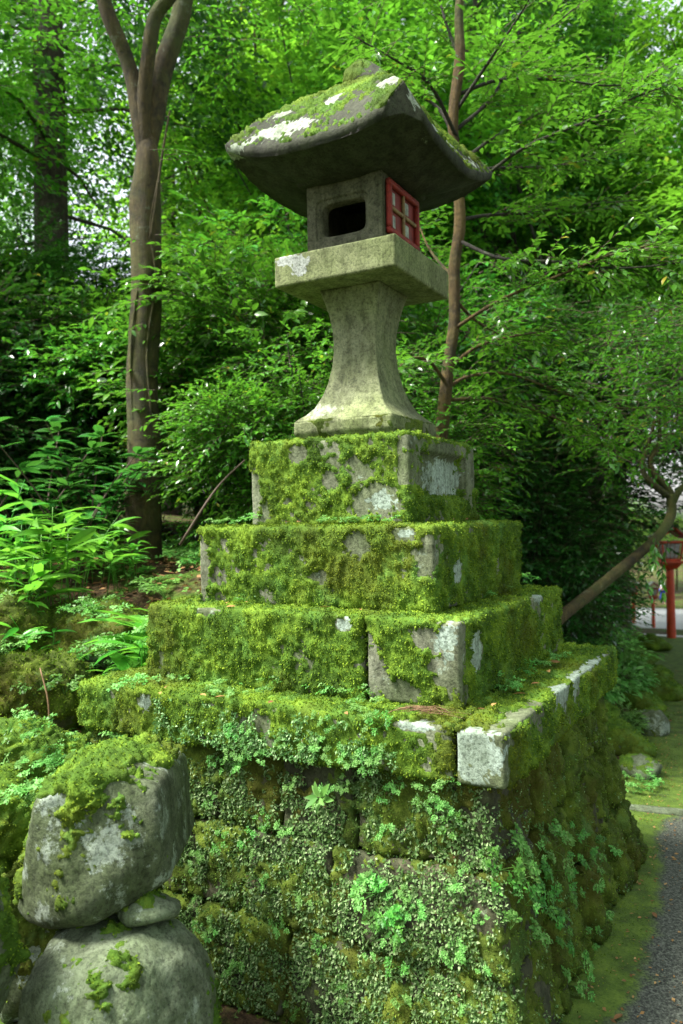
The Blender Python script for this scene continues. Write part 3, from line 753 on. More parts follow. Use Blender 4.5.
mossy('finial', V, F, M['roofst'], lan, lambda V,Nn: .38+.7*fbm(V,12,4,seed=2)+.2*np.clip(Nn[:,2],0,1), 66, fz=30000, fsize=.0045, amp=.005, dent=.003, lump=30)

# ------------------------------------------------------------------ boulders and rocks
def boulder(name, px, py, d, rx, ry, rz, seed, label, mat='boulder', bias=.5, top=.45, group=None, cell=.011, cuts=8, rot=0.0, fz=14000, var=.6, mats=('moss','mossfuzz'), sink=None, cat='rock', amp=.016, fs=.008, box=2.0, left=0.0, poly=None, pp=16):
    c = P(px,py,d)
    if sink is not None: c[2] = gz(c[0],c[1]) + rz*sink
    V, F = rock((0,0,0), (rx,ry,rz), cell, seed, cuts, .10 if poly is None else .045, rot, box, poly, pp)
    e = empty_mesh = None
    a_rs = np.random.default_rng(seed)
    Nn = vnormals(V,F)
    V = V + Nn*(.007*fbm(V+c, 12, 6, .65, seed)[:,None])
    o = obj(name, mk_mesh(name, V, [F], M[mat], True, {'lichen': np.zeros(len(V))}), None, c)
    m = np.clip(bias + var*fbm(V, 4, 5, .6, seed) + .55*fbm(V, 20, 4, .7, seed+9) + top*Nn[:,2] - left*Nn[:,0], 0, 1)
    W, Fk, w = moss_shell(V, F, Nn, m, seed, amp, 24, .8)
    if len(Fk):
        a = Acc(); a.add(W, Fk, 0); fuzz(a, W, Fk, fz, fs, w, a_rs, .4)
        obj('moss', a.mesh('moss', [M[mats[0]], M[mats[1]]]), o)
    tag(o, label, cat, group); return o
boulder('boulder', 98,836,2.28, .222,.24,.205, 904, 'angular grey boulder with moss cap and white lichen, resting on the smooth boulder', left=.34, bias=.20, top=.62, cuts=0, rot=YAW, var=1.0, cell=.007,
        poly=[((1,0,.1),.215),((.4,0,-.92),.178),((-.3,0,-.95),.235),((-.97,0,.25),.160),((-.25,0,.97),.190),((.37,0,.93),.228),((.12,-.93,.28),.19),((-.6,-.78,-.1),.20),((.55,-.80,-.25),.23),((0,1,.1),.30),((0,-.5,-.85),.235)], pp=22)
boulder('boulder', 116,1020,2.15, .242,.25,.270, 915, 'large smooth pale grey boulder at the bottom left, under the angular one', 'boulder_smooth', bias=.10, top=.25, cuts=1, var=.85, box=2.5, cell=.008)
boulder('wedge_stone', 150,908,2.18, .085,.09,.045, 921, 'small pale stone wedged between the two big boulders', 'boulder_smooth', bias=.12, top=.2, cuts=6)
boulder('boulder', -38,950,1.95, .115,.16,.30, 926, 'grey green boulder cut off by the left edge of the photo, beside a dark gap', 'boulder_smooth', bias=.30, top=.5)
boulder('boulder', 30,945,2.75, .24,.2,.26, 951, 'dark shaded rock in the gap between the two big boulders and the left edge', bias=.35, mats=('mossd','mossdfuzz'))
boulder('boulder', 12,765,2.95, .21,.24,.15, 931, 'rounded boulder fully covered in moss, behind the angular grey boulder', bias=.7)
boulder('boulder', 5,822,2.62, .17,.2,.16, 935, 'mossy boulder below the rounded mossy one at the left edge', bias=.72)
boulder('boulder', 60,775,3.05, .22,.2,.15, 937, 'low mossy rock joining the boulders to the pedestal base', bias=.7)
boulder('boulder', 95,640,4.4, .42,.4,.20, 941, 'dark mossy rock overhanging the shaded hollow left of the pedestal', bias=.5, mats=('mossd','mossfuzz'), cell=.016, fz=9000, fs=.013)
boulder('boulder', 20,700,4.0, .42,.4,.26, 945, 'dark mossy rock at the bottom of the shaded hollow', bias=.6, mats=('mossd','mossfuzz'), cell=.016, fz=9000, fs=.013)
boulder('boulder', -30,640,4.3, .5,.4,.30, 948, 'dark mossy rock at the left edge under the bamboo grass', bias=.5, mats=('mossd','mossfuzz'), cell=.016, fz=9000, fs=.013)
edge = [(646,708,6.2,.17,.22,.17,.2,.25,'boulder'),(640,755,5.0,.14,.15,.10,.2,.2,'boulder_smooth'),(634,728,5.5,.13,.2,.08,.8,.3,'boulder'),
        (655,668,8.0,.32,.4,.12,.8,.3,'boulder'),(588,640,6.0,.24,.3,.16,.6,.3,'boulder'),(640,690,7.2,.2,.25,.12,.7,.3,'boulder'),
        (645,650,9.5,.35,.4,.08,.8,.3,'boulder'),(628,645,10.5,.4,.5,.10,.6,.3,'boulder'),(648,634,12.8,.35,.4,.15,.8,.4,'boulder'),(616,690,5.6,.2,.25,.14,.4,.3,'boulder')]
elab = ['grey rock with pale edge beside the path, just past the pedestal','bare grey pointed stone on the path edge near the pedestal base','flat mossy stone on the path edge between two grey stones',
        'broad mossy mound spreading onto the path','big rounded mossy rock behind the slab corner, under the leaning trunk','low mossy stone in the gutter beside the path',
        'mossy rock on the path edge in front of the nearest red lamp','dark mossy rock under the shrubs by the path','bright mossy rock at the foot of the nearest red lamp','dark wet stone in the gap behind the pedestal base']
for (q, lb) in zip(edge, elab):
    boulder('edge_rock', q[0],q[1],q[2], q[3],q[4],q[5], 960+int(q[0])+int(q[1]), lb, q[8], bias=q[6], top=.3, group='rocks along the path edge', cell=.022, fz=5000, sink=q[7], fs=.013)

# ------------------------------------------------------------------ small plants
def herb_mesh(seed, nst=7, L=.075, ls=.012, upb=.6):
    rs = np.random.default_rng(seed); a = Acc()
    for k in range(nst):
        az = rs.uniform(0,2*pi); out = np.array([cos(az),sin(az),0]); l = L*rs.uniform(.6,1.2)
        pts = spline([[0,0,0], out*l*.35+UP*l*upb*.7, out*l*.8+UP*l*upb, out*l*1.15+UP*l*upb*.85], 9)
        v,f = tube(pts, np.linspace(.0011,.0005,9), 3); a.add(v,f,1)
        side = np.cross(UP,out)
        pos=[];X=[]
        for t in range(4,9):
            for sg in (-1,1):
                d = norm(out*.6+side*sg*.9+rs.normal(size=3)*.15); m_ = (9-t)/5
                for q in range(1+int(2.2*m_)):
                    pos.append(pts[t]+d*ls*.95*(q+.2)); X.append(norm(d+rs.normal(size=3)*.35))
        pos.append(pts[-1]); X.append(out)
        pos=np.array(pos);X=np.array(X)
        v,f = leaves(pos, X, UP+rs.normal(size=pos.shape)*.25, ls*rs.uniform(.8,1.35,len(pos)), T3); a.add(v,f,0)
    mt = M['herb_dark'] if seed%3==1 else M['herb']
    return a.mesh('foliage',[mt,mt])
HERB = [herb_mesh(s, 5+s%4, .060+.01*(s%3)) for s in range(6)]
HERBBIG = [herb_mesh(40+s, 8, .115, .017) for s in range(3)]
HERB2 = [herb_mesh(70+s, 3, .085, .017) for s in range(4)]
def place_herb(p, nrm, label, group, sc=1.0, big=False, cat='small fern'):
    o = obj('small_fern', random.choice(HERBBIG if big is True else HERB2 if big=='l' else HERB), None, p)
    z = Vector(tuple(norm(np.asarray(nrm,float)*.8+UP*.45)))
    o.rotation_mode = 'QUATERNION'; o.rotation_quaternion = z.to_track_quat('Z','Y')
    q = Vector((0,0,1)); from mathutils import Quaternion
    o.rotation_quaternion = o.rotation_quaternion @ Quaternion((0,0,1), random.uniform(0,6.28))
    o.scale = (sc,)*3
    return tag(o, label, cat, group)
LEDGE = {}
def hitz(px, py, val):
    """point on a ledge; near eye level the depth comes from the ledge's middle line instead"""
    if abs(val-CAM[2]) > .2: return hit(px,py,2,val)
    yy = -(h1+h2)/2 + random.uniform(-.05,.05); p = hit(px,py,1,yy)
    if p[0] > (h1+h2)/2-.05: p = hit(px,py,0,(h1+h2)/2)
    p[2] = val; return p
def row(pxs, axis, val, nrm, label, group, sc=(.6,1.0), big=False, jit=(8,4)):
    for (px,py) in pxs:
        f_ = (lambda a,b: hitz(a,b,val)) if axis==2 else (lambda a,b: hit(a,b,axis,val))
        p = f_(px+random.uniform(-jit[0],jit[0])*.5, py+random.uniform(-jit[1],jit[1])*.5)
        place_herb(p, nrm, label, group, random.uniform(*sc), big)
rnd = random.uniform
# ledges (z planes)
row([(330,520),(345,521),(360,519),(372,521),(318,523),(388,522),(222,529),(235,526),(246,528)], 2, z2+.01,(0,-.3,1),'tiny fern along the front ledge of the second tier','ferns on the second tier ledge',(.45,.75))
row([(262,600),(275,598),(290,601),(302,597),(314,600),(325,596),(338,602),(352,603),(372,604),(248,604),(395,606)], 2, z3+.01,(0,-.3,1),'small fern along the front ledge of the third tier','ferns on the third tier ledge',(.45,.85))
row([(512,583),(520,586),(530,580),(505,590),(485,598),(525,575)], 2, z3+.008,(.3,0,1),'small fern along the right ledge of the third tier','ferns on the third tier right ledge',(.45,.7))
row([(170,684),(185,680),(205,676),(222,690),(255,682),(268,688),(280,680),(292,686),(305,683),(318,690),(330,696),(350,700),(130,690),(148,684),(365,706),(240,694)], 2, zS1+.01,(0,-.5,1),'leafy fern along the front ledge of the bottom slab','ferns on the slab front ledge',(.5,.85))
row([(505,688),(498,692),(528,672),(545,664),(553,655)], 2, zS1+.008,(.3,-.3,1),'small fern on the right ledge of the bottom slab','ferns on the slab right ledge',(.5,.8))
# slab front face
row([(rnd(225,400),rnd(722,765)) for _ in range(22)]+[(350,762),(372,768)], 1, -ys-.012,(0,-1,0),'small fern clinging to the slab front face','ferns on the slab front face',(.28,.5))
# masonry front
def base_front(px,py):
    y = -.80
    for _ in range(4):
        p = hit(px,py,1,y); y = -(HB+float(flare(np.array([p[2]]))[0]))-.015
    return hit(px,py,1,y)
def base_right(px,py):
    x = .80
    for _ in range(4):
        p = hit(px,py,0,x); x = (HB+float(flare(np.array([p[2]]))[0]))+.03
    return hit(px,py,0,x)
for (px,py) in [(rnd(195,490),rnd(775,1015)) for _ in range(46)]+[(420,780),(440,775),(460,778),(345,785),(320,800),(210,800),(215,760),(180,745),(230,770)]:
    place_herb(base_front(px,py), (0,-1,0), 'small fern rooted in the masonry front of the base', 'ferns on the masonry front', rnd(.25,.5))
for (px,py) in [(385,905),(378,893),(392,918),(388,935),(372,900)]:
    place_herb(base_front(px,py), (0,-1,0), 'bright fern tuft in the vertical joint of the masonry front', 'fern tufts in the masonry joint', rnd(.6,.85), 'l')
for (px,py) in [(500,870),(515,862),(528,880),(545,885),(538,900),(552,870),(565,880),(575,895),(560,905),(548,915),(570,865),(590,880),(600,850),(575,830),(560,825),(545,835),(585,845),(612,845),(510,930),(525,905),(560,935),(575,950),(590,940),(570,970),(580,985),(600,905),(605,925),(535,860),(520,880),(500,885),(585,860),(598,865),(540,925),(552,850),(525,840)]:
    place_herb(base_right(px,py), (1,-.5,.2), 'pale green fern trailing over the right corner of the masonry', 'ferns trailing at the base corner', rnd(.4,.75), 'l')
for (px,py) in [(640,785),(634,790),(646,780),(630,772),(615,700),(612,690),(632,650),(640,660),(630,640)]:
    c = hit(px,py,2,.03) if py>700 else P(px,py,5.5); 
    if c[1] < 8: c[2] = max(c[2] if py<700 else 0, gz(c[0],c[1]))
    place_herb(c, (.2,-.3,1), 'fern growing in the moss between pedestal and path', 'ferns by the path', rnd(.8,1.2))
# boulder tops and hollow
for k in range(34):
    px, py = rnd(35,135), rnd(735,785); c = P(px,py,rnd(2.35,2.95))
    place_herb(P(px, py+rnd(0,6), 2.25+(800-py)/80), (0,-.2,1), 'leafy fern growing on top of the angular boulder', 'ferns on the boulder tops', rnd(.4,.7))
for (px,py) in [(40,795),(48,800),(20,800),(30,790),(12,770),(8,735),(20,742),(35,735)]:
    place_herb(P(px,py,2.5 if py>785 else 2.75), (0,-.5,1), 'leafy fern between the mossy boulders at the left edge', 'ferns between the left boulders', rnd(.7,1.0))
for k in range(60):
    px, py = rnd(-40,150), rnd(610,700); d = rnd(3.6,4.6)
    c = P(px,py,d)
    place_herb(c, (0,-.4,1), 'fern overhanging the dark hollow left of the pedestal', 'ferns over the hollow', rnd(.6,1.0), True)
for k in range(70):
    x, y = rnd(-3.6,-.9), rnd(.3,3.4)
    place_herb((x,y,gz(x,y)), (0,0,1), 'fern on the forest floor left of the pedestal', 'ferns on the forest floor', rnd(.9,1.7), True)

# carpet of tiny creeping leaves on the masonry front (nobody could count it)
def carpet(name, pts_fn, n, size, label, seed, cover=.0, mat='creeper', T=T4):
    rs = np.random.default_rng(seed); p, nn = pts_fn(rs, n)
    k = fbm(p, 7, 4, .6, seed) + .5*fbm(p, 26, 2, seed=seed+1) > cover; p = p[k]; nn = nn[k]; m = len(p)
    X = rs.normal(size=(m,3))*.8 + nn*.5 - UP*.3; Z = nn + rs.normal(size=(m,3))*.45
    v,f = leaves(p, X, Z, size*rs.uniform(.5,1.3,m), T)
    a = Acc(); a.add(v,f,0)
    return tag(obj(name, a.mesh(name,[M[mat]])), label, 'creeping plants', kind='stuff')
# ray cast on the real masonry so that leaves sit on it
bpy.context.view_layer.update()
from mathutils.bvhtree import BVHTree
def bvh_of(objs):
    vs=[];fs=[];n=0
    for o in objs:
        me=o.data; co=np.zeros(len(me.vertices)*3,np.float32); me.vertices.foreach_get('co',co); co=co.reshape(-1,3)
        mw=np.array(o.matrix_world); co=co@mw[:3,:3].T+mw[:3,3]
        big=[list(p.vertices) for p in me.polygons if len(p.vertices)==4]
        fs+= [[i+n for i in f] for f in big]; vs.append(co); n+=len(co)
    return BVHTree.FromPolygons([tuple(v) for v in np.concatenate(vs)], fs)
bst = bvh_of([o for o in ped.children if o.name.startswith('stone')])
def front_pts(rs, n):
    out=[];nr=[]
    X = rs.uniform(-.95,1.02,n); Z = rs.uniform(.0,zS0,n)
    for x,z in zip(X,Z):
        h = bst.ray_cast(Vector((x,-1.6,z)), Vector((0,1,0)))
        if h[0] is not None and h[0][1] < -.7: out.append(np.array(h[0])+np.array(h[1])*.008); nr.append(np.array(h[1]))
    return np.array(out), np.array(nr)
carpet('creeping_plants', front_pts, 70000, .0130, 'dense carpet of tiny pale green creeping leaves on the masonry front', 3, -.12)
def right_pts(rs, n):
    out=[];nr=[]
    for y,z in zip(rs.uniform(-1.0,.9,n), rs.uniform(0,zS0,n)):
        h = bst.ray_cast(Vector((1.6,y,z)), Vector((-1,0,0)))
        if h[0] is not None and h[0][0] > .7: out.append(np.array(h[0])+np.array(h[1])*.006); nr.append(np.array(h[1]))
    return np.array(out), np.array(nr)
carpet('creeping_plants', right_pts, 13000, .010, 'sparse tiny creeping leaves on the right side of the masonry', 5, .08)
def slab_pts(rs, n):
    x = rs.uniform(-.45,.52,n); z = rs.uniform(zS0,zS1-.02,n)
    return np.stack([x, np.full(n,-ys-.012), z],1), np.tile([0,-1.,0],(n,1))
carpet('creeping_plants', slab_pts, 5200, .0115, 'pale tiny creeping leaves over the front of the slab', 9, .02)

# seedling with long leaves in the masonry
def seedling(p, nrm, L, n, label, seed):
    rs = np.random.default_rng(seed); a = Acc(); az = np.arange(n)*2.4
    out = np.stack([np.cos(az), np.sin(az), .35+.05*np.arange(n)],1)
    v,f = leaves(np.stack([0*az,0*az,.004*np.arange(n)],1), out, UP+rs.normal(size=(n,3))*.2, L*rs.uniform(.7,1.1,n), TO); a.add(v,f,0)
    v,f = tube([[0,0,-.02],[0,0,.004*n]], [.002,.0015], 5); a.add(v,f,1)
    o = obj('seedling', a.mesh('seedling',[M['herb'],M['twig']]), None, p)
    o.rotation_mode='QUATERNION'; o.rotation_quaternion = Vector(tuple(norm(np.asarray(nrm,float)))).to_track_quat('Z','Y')
    tag(o, label, 'seedling')
seedling(base_front(325,797)+[0,-.02,0], (0,-1,.5), .055, 8, 'bright seedling with long leaves sprouting from the masonry front', 4)

# fallen leaves and needles on the ledges, one by one
def dead_leaf(p, seed, label, L=.035):
    rs = np.random.default_rng(seed); a = Acc()
    az = rs.uniform(0,6.28); v,f = leaves(np.zeros((1,3)), np.array([[cos(az),sin(az),.1]]), np.array([[rs.normal()*.3,rs.normal()*.3,1]]), [L], TO); a.add(v,f,0)
    tag(obj('fallen_leaf', a.mesh('fallen_leaf',[M['deadleaf']]), None, p), label, 'fallen leaf', 'fallen leaves')
k=0
for pts, z, lb in (([(485,709),(492,706),(512,694),(520,697),(548,670),(560,662),(540,683)], zS1+.02, 'brown fallen leaf on the right ledge of the bottom slab'),
                   ([(165,688),(160,692),(200,694),(215,697),(268,703),(345,712)], zS1+.02, 'brown fallen leaf on the front ledge of the bottom slab'),
                   ([(228,602),(236,606),(332,607),(360,609),(247,602)], z3+.02, 'brown fallen leaf on the front ledge of the third tier'),
                   ([(290,526),(297,527),(455,522),(468,521)], z2+.018, 'brown fallen leaf on the ledge of the second tier')):
    for q in pts:
        k+=1; dead_leaf(hitz(q[0],q[1],z), k, lb, random.uniform(.02,.045))
for q in range(26):
    yy = random.uniform(-1.2,4.5); xx = float(path_edge(yy))+abs(random.gauss(0,.28)); k+=1
    dead_leaf((xx,yy,gz(xx,yy)+.016), k, 'brown fallen leaf lying on the path at the foot of the pedestal', random.uniform(.02,.05))
a = Acc(); rs = np.random.default_rng(2); c0 = hit(428,712,2,zS1+.022)
for q in range(42):
    az = rs.normal()*.35+.35; l = rs.uniform(.06,.13); c = np.array([rs.normal()*.03, rs.normal()*.012, rs.uniform(0,.008)])
    d = np.array([cos(az),sin(az),0]); v,f = tube(spline([c-d*l*.5, c+UP*rs.uniform(.002,.014), c+d*l*.5-UP*.004],5), [.0008]*5, 3); a.add(v,f,0)
v,f = tube(spline([[-.16,-.03,-.03],[-.08,-.02,.008],[.0,0,.012]],7), np.linspace(.0012,.002,7),5); a.add(v,f,0)
M['needle'] = m_simple('dry_needles', (.13,.075,.03), .8, .4, 60)
tag(obj('dry_twig_bundle', a.mesh('dry_twig_bundle',[M['needle']]), None, c0), 'bundle of dry reddish needles lying on the slab ledge near the corner', 'dead twigs')

# ------------------------------------------------------------------ broad plants at left
def bamboo_grass(seed, n=9, H=.55, L=.20, mat='sasa', T=TL):
    rs = np.random.default_rng(seed); a = Acc()
    for k in range(n):
        az = rs.uniform(0,6.28); b = np.array([rs.normal()*.07, rs.normal()*.07, -.03]); h = H*rs.uniform(.6,1.1); ln = rs.uniform(.15,.4)
        o = np.array([cos(az),sin(az),0]); pts = spline([b, b+UP*h*.55+o*h*.1, b+UP*h+o*h*ln], 7)
        v,f = tube(pts, np.linspace(.0035,.0015,7), 5); a.add(v,f,1)
        m = rs.integers(6,9); az2 = rs.uniform(0,6.28)+np.arange(m)*2.2; t = rs.uniform(.65,1,m)
        pos = b + UP*h*t[:,None]**1 + o*(h*ln*t**2)[:,None]
        X = np.stack([np.cos(az2), np.sin(az2), rs.uniform(-.1,.6,m)],1)
        v,f = leaves(pos, X, UP+rs.normal(size=(m,3))*.25, L*rs.uniform(.6,1.15,m), T); a.add(v,f,0)
    return a.mesh('bamboo_grass',[M[mat],M['sasa']])
def broad_shrub(seed, n=7, H=.9, L=.15):
    rs = np.random.default_rng(seed); a = Acc()
    for k in range(n):
        az = rs.uniform(0,6.28); o = np.array([cos(az),sin(az),0]); h = H*rs.uniform(.6,1.1); b = np.array([rs.normal()*.05, rs.normal()*.05, -.03])
        pts = spline([b, b+UP*h*.5+o*h*.15, b+UP*h+o*h*.5], 9); v,f = tube(pts, np.linspace(.008,.003,9), 5); a.add(v,f,1)
        for t in (3,4,5,6,7,8):
            m = 4 if t<8 else 7; az2 = rs.uniform(0,6.28,m); X = np.stack([np.cos(az2),np.sin(az2),rs.uniform(-.15,.5,m)],1)
            v,f = leaves(np.tile(pts[t],(m,1)), X, UP+rs.normal(size=(m,3))*.2, L*rs.uniform(.6,1.2,m), TO); a.add(v,f,0)
    return a.mesh('broadleaf_shrub',[M['aucuba'],M['twig']])
SAS = [bamboo_grass(s, 8) for s in range(3)]; SASB = [bamboo_grass(10+s, 7, .32, .26) for s in range(2)]
BRD = [broad_shrub(s) for s in range(3)]
def on_ground(px, d, py=560):
    p = P(px,py,d); p[2] = gz(p[0],p[1]); return p
def putmesh(name, me, p, sc, label, cat, group=None, rz=None):
    o = obj(name, me, None, p); o.scale=(sc,)*3; o.rotation_euler=(0,0,random.uniform(0,6.28) if rz is None else rz)
    return tag(o, label, cat, group)
for (px,d,sc,lb) in [(15,4.3,1.4,'bushy clump of bamboo grass with long pale leaves at the left edge'),(45,4.6,1.35,'bamboo grass clump with arching pale leaves, right of the left edge clump'),
                  (-25,4.1,1.35,'bamboo grass clump cut off by the left edge'),(80,4.8,1.05,'low bamboo grass clump in front of the broadleaf shrub'),(105,5.2,.75,'small bamboo grass clump left of the forked trunk'),
                  (125,5.0,.6,'thin bamboo grass tuft at the foot of the forked trunk'),(35,4.1,.8,'low bamboo grass clump over the dark hollow'),(-5,4.8,1.6,'tall bamboo grass clump behind the left edge clump'),
                  (65,5.4,1.0,'bamboo grass clump in the shade behind the front clumps')]:
    putmesh('bamboo_grass', SAS[int(px)%3], on_ground(px,d), sc, lb, 'bamboo grass', 'bamboo grass clumps left of the pedestal')
for (px,d,sc,lb,pz_) in [(150,3.75,1.25,'pale broad leaved plant touching the left end of the third tier',gz(-1.1,.1)),(168,3.85,1.2,'pale arching leaves rising behind the left end of the slab',.9),(187,4.1,1.15,'pale long leaved plant by the left end of the second tier',.95)]:
    p = on_ground(px,d); p[2] = max(p[2], .72); putmesh('bamboo_grass', SASB[int(px)%2], p, sc, lb, 'bamboo grass', 'bamboo grass clumps left of the pedestal')
for (px,d,sc,lb) in [(75,5.3,1.15,'broadleaf shrub with large dark glossy leaves left of the forked trunk'),(30,5.6,1.2,'broadleaf shrub with glossy leaves behind the bamboo grass'),
                  (-20,5.2,1.25,'broadleaf shrub with glossy leaves at the left edge'),(105,6.0,1.1,'broadleaf shrub with dark leaves just left of the trunk foot')]:
    putmesh('broadleaf_shrub', BRD[int(abs(px))%3], on_ground(px,d), sc, lb, 'shrub', 'broadleaf shrubs')

# ------------------------------------------------------------------ trees
def lobed(seed, lobes, ntw, L, nl, ls, T, center, R, flat=.55, leafmat=0):
    """twig bases spread over lobes"""
    rs = np.random.default_rng(seed); B=[];D=[]
    for _ in range(lobes):
        d = norm(rs.normal(size=3)); c = np.asarray(center) + d*np.asarray(R)*rs.uniform(.35,.9)
        r = np.asarray(R)*rs.uniform(.28,.5)*[1,1,flat]
        n = ntw//lobes; u = norm(rs.normal(size=(n,3))); rr = rs.uniform(.25,1,(n,1))**.5
        B.append(c+u*r*rr); D.append(u*[1,1,.35] + norm(c-np.asarray(center)+1e-6)*.5*[1,1,.2] + rs.normal(size=(n,3))*.3)
    return np.concatenate(B), np.concatenate(D), rs
def tree_variant(seed, H, R, z0, trunk_r, lobes, ntw, L, nl, ls, leafmat, barkmat, T=T4, lean=.15, name='tree'):
    rs = np.random.default_rng(seed)
    cz = (z0+H)/2; Rz = (H-z0)/2
    B, D, rs = lobed(seed, lobes, ntw, L, nl, ls, T, (0,0,cz), (R,R,Rz))
    a = Acc(); twigs(a, B, D, L*rs.uniform(.7,1.3,len(B)), nl, ls, T, rs, rad=.006, wood=False)
    cm = a.mesh('crown', [M[leafmat], M['twig']])
    t = Acc(); top = H*.93
    tp = spline([[0,0,-.4],[rs.normal()*lean,rs.normal()*lean,H*.3],[rs.normal()*lean*1.5,rs.normal()*lean*1.5,H*.65],[0,0,top]], 22)
    v,f = tube(tp, np.linspace(trunk_r*1.1, trunk_r*.15, 22), 12, .12, seed); t.add(v,f)
    for k in range(int(lobes*1.3)):
        i0 = int(rs.uniform(.3,.85)*21); p = tp[i0]; q = B[rs.integers(len(B))]
        mid = (p+q)/2 + [0,0,.15*np.linalg.norm(q-p)*rs.uniform(-.5,1)]
        v,f = tube(spline([p,mid,q],8), np.linspace(trunk_r*.32,trunk_r*.05,8), 6, .05, k); t.add(v,f)
    tm = t.mesh('trunk', [M[barkmat]])
    return tm, cm
def place_tree(var, p, sc, rz, label, group, name='broadleaf_tree', cat='tree'):
    e = empty(name, p, rz); e.scale = (sc,)*3
    obj('trunk', var[0], e); obj('crown', var[1], e)
    return tag(e, label, cat, group)
MIDT = [tree_variant(300+i, 8.5, 2.3, 1.6, .11, 15, 2100, .5, 10, .11, 'tree', 'bark_dark') for i in range(2)] + \
       [tree_variant(310, 8.5, 2.4, 1.2, .10, 15, 2100, .5, 10, .115, 'bright', 'bark')]
MIDHI = [tree_variant(340+i, 9.5, 2.3, 3.9, .13, 14, 1900, .5, 10, .115, 'tree' if i else 'bright', 'bark_dark') for i in range(2)]
DARK = [tree_variant(320+i, 5.0, 2.0, .5, .08, 16, 2600, .45, 11, .075, 'darkleaf', 'bark_dark') for i in range(2)]
TALL = [tree_variant(330+i, 21, 4.2, 3.5, .25, 22, 3400, 1.1, 11, .20, 'tree' if i else 'bright', 'bark_cedar') for i in range(2)]
def cedar_variant(seed):
    rs = np.random.default_rng(seed); n = 3000; H=24
    z = rs.uniform(6.5,23.5,n); r = (24.5-z)*.17*rs.uniform(.35,1,n)+.3; az = rs.uniform(0,6.28,n)
    B = np.stack([np.cos(az)*r,np.sin(az)*r,z],1); D = np.stack([np.cos(az),np.sin(az),rs.uniform(-.5,.1,n)],1)
    a = Acc(); twigs(a,B,D,1.0,12,.17,T4,rs,wood=False,droop=.35,jit=.4); cm = a.mesh('crown',[M['conifer'],M['twig']])
    t = Acc(); tp = spline([[0,0,-.5],[.05,0,8],[0,.05,16],[0,0,24]],30); v,f = tube(tp,np.linspace(.34,.04,30),16,.10,seed); t.add(v,f)
    for k in range(60):
        zz = rs.uniform(4,22); azz = rs.uniform(0,6.28); l=(25-zz)*.13
        v,f = tube([[0,0,zz],[cos(azz)*l*.5,sin(azz)*l*.5,zz+.1],[cos(azz)*l,sin(azz)*l,zz-.2]],[.04,.03,.01],5); t.add(v,f)
    return t.mesh('trunk',[M['bark_cedar']]), cm
CED = cedar_variant(5)
SHR = []
for i,(mat,ls,T) in enumerate((('glossy',.078,T8),('glossy',.068,T8),('darkleaf',.07,T4),('bright',.06,T4))):
    B,D,rs = lobed(400+i, 14, 1300, .33, 12, ls, T, (0,0,1.25), (1.0,1.0,1.15), .6)
    a = Acc(); twigs(a,B,D,.33*rs.uniform(.7,1.3,len(B)),12,ls,T,rs,rad=.0035); cm = a.mesh('foliage',[M[mat],M['twig']])
    t = Acc()
    for k in range(22):
        q = B[rs.integers(len(B))]; v,f = tube(spline([[rs.normal()*.08,rs.normal()*.08,-.1], q*[.35,.35,.5], q],8), np.linspace(.016,.004,8),6,.05,k); t.add(v,f)
    SHR.append((t.mesh('stems',[M['bark_dark']]), cm))
def place_shrub(i, p, sc, label, group, rz=None):
    e = empty('evergreen_shrub', p, random.uniform(0,6.28) if rz is None else rz); e.scale=(sc,)*3
    obj('stems', SHR[i][0], e); obj('foliage', SHR[i][1], e)
    return tag(e, label, 'shrub', group)
def side_word(px):
    if px < 0: return 'beyond the left edge'
    if px < 110: return 'at the far left'
    if px < 230: return 'left of the lantern, near the forked trunk'
    if px < 340: return 'behind the lantern, to its left'
    if px < 450: return 'directly behind the lantern'
    if px < 560: return 'behind the slender tree right of the lantern'
    if px < 683: return 'behind the leaning trunk at the right'
    return 'beyond the right edge'
def wp(px, d):
    p = P(px, 520, d); p[2] = gz(p[0],p[1]); return p
# forked tree at left
ft_e = empty('forked_tree', wp(143,6.0)); tag(ft_e, 'brown forked tree trunk with thick moss stained bark left of the lantern', 'tree')
o0 = np.array(ft_e.location)
a = Acc(); pts = [P(143,560,6.0)-[0,0,.3],P(143,540,6),P(145,460,6),P(142,380,6),P(147,300,6),P(145,220,6.0),P(147,165,6.0),P(148,120,6.02)]
v,f = tube(spline(pts,36)-o0, np.interp(np.linspace(0,1,36),[0,.1,.3,.55,.75,.9,1],[.17,.138,.122,.112,.112,.085,.02]), 28, .13, 3); a.add(v,f)
v,f = tube(spline([P(146,165,6.0),P(139,110,6.0),P(127,60,5.97),P(105,5,5.9),P(95,-60,5.9)],24)-o0, np.interp(np.linspace(0,1,24),[0,.2,1],[.05,.068,.048]), 16,.12,4); a.add(v,f)
v,f = tube(spline([P(146,165,6.0),P(144,105,5.96),P(149,50,5.9),P(156,15,5.88),P(174,-10,5.85),P(190,-60,5.8)],24)-o0, np.interp(np.linspace(0,1,24),[0,.2,1],[.04,.056,.045]), 16,.12,5); a.add(v,f)
v,f = tube(spline([P(148,165,6.03),P(154,110,6.05),P(164,65,6.1),P(180,20,6.15),P(188,-30,6.2)],24)-o0, np.interp(np.linspace(0,1,24),[0,.2,1],[.05,.085,.066]), 16,.12,6); a.add(v,f)
for q_ in ([(150,240),(156,200),(163,150),(170,110)],[(140,480),(133,420),(131,350),(137,290)],[(152,420),(147,350),(156,280),(150,230),(158,180)]):
    v,f = tube(spline([P(x,y,5.90) for x,y in q_],16)-o0, np.linspace(.012,.007,16), 6,.2,6); a.add(v,f)
obj('trunk', a.mesh('trunk',[M['bark']]), ft_e)
rs = np.random.default_rng(9); nB = 620
B = np.stack([rs.normal(size=nB)*1.3, rs.normal(size=nB)*1.1, rs.uniform(4.2,6.5,nB)],1)
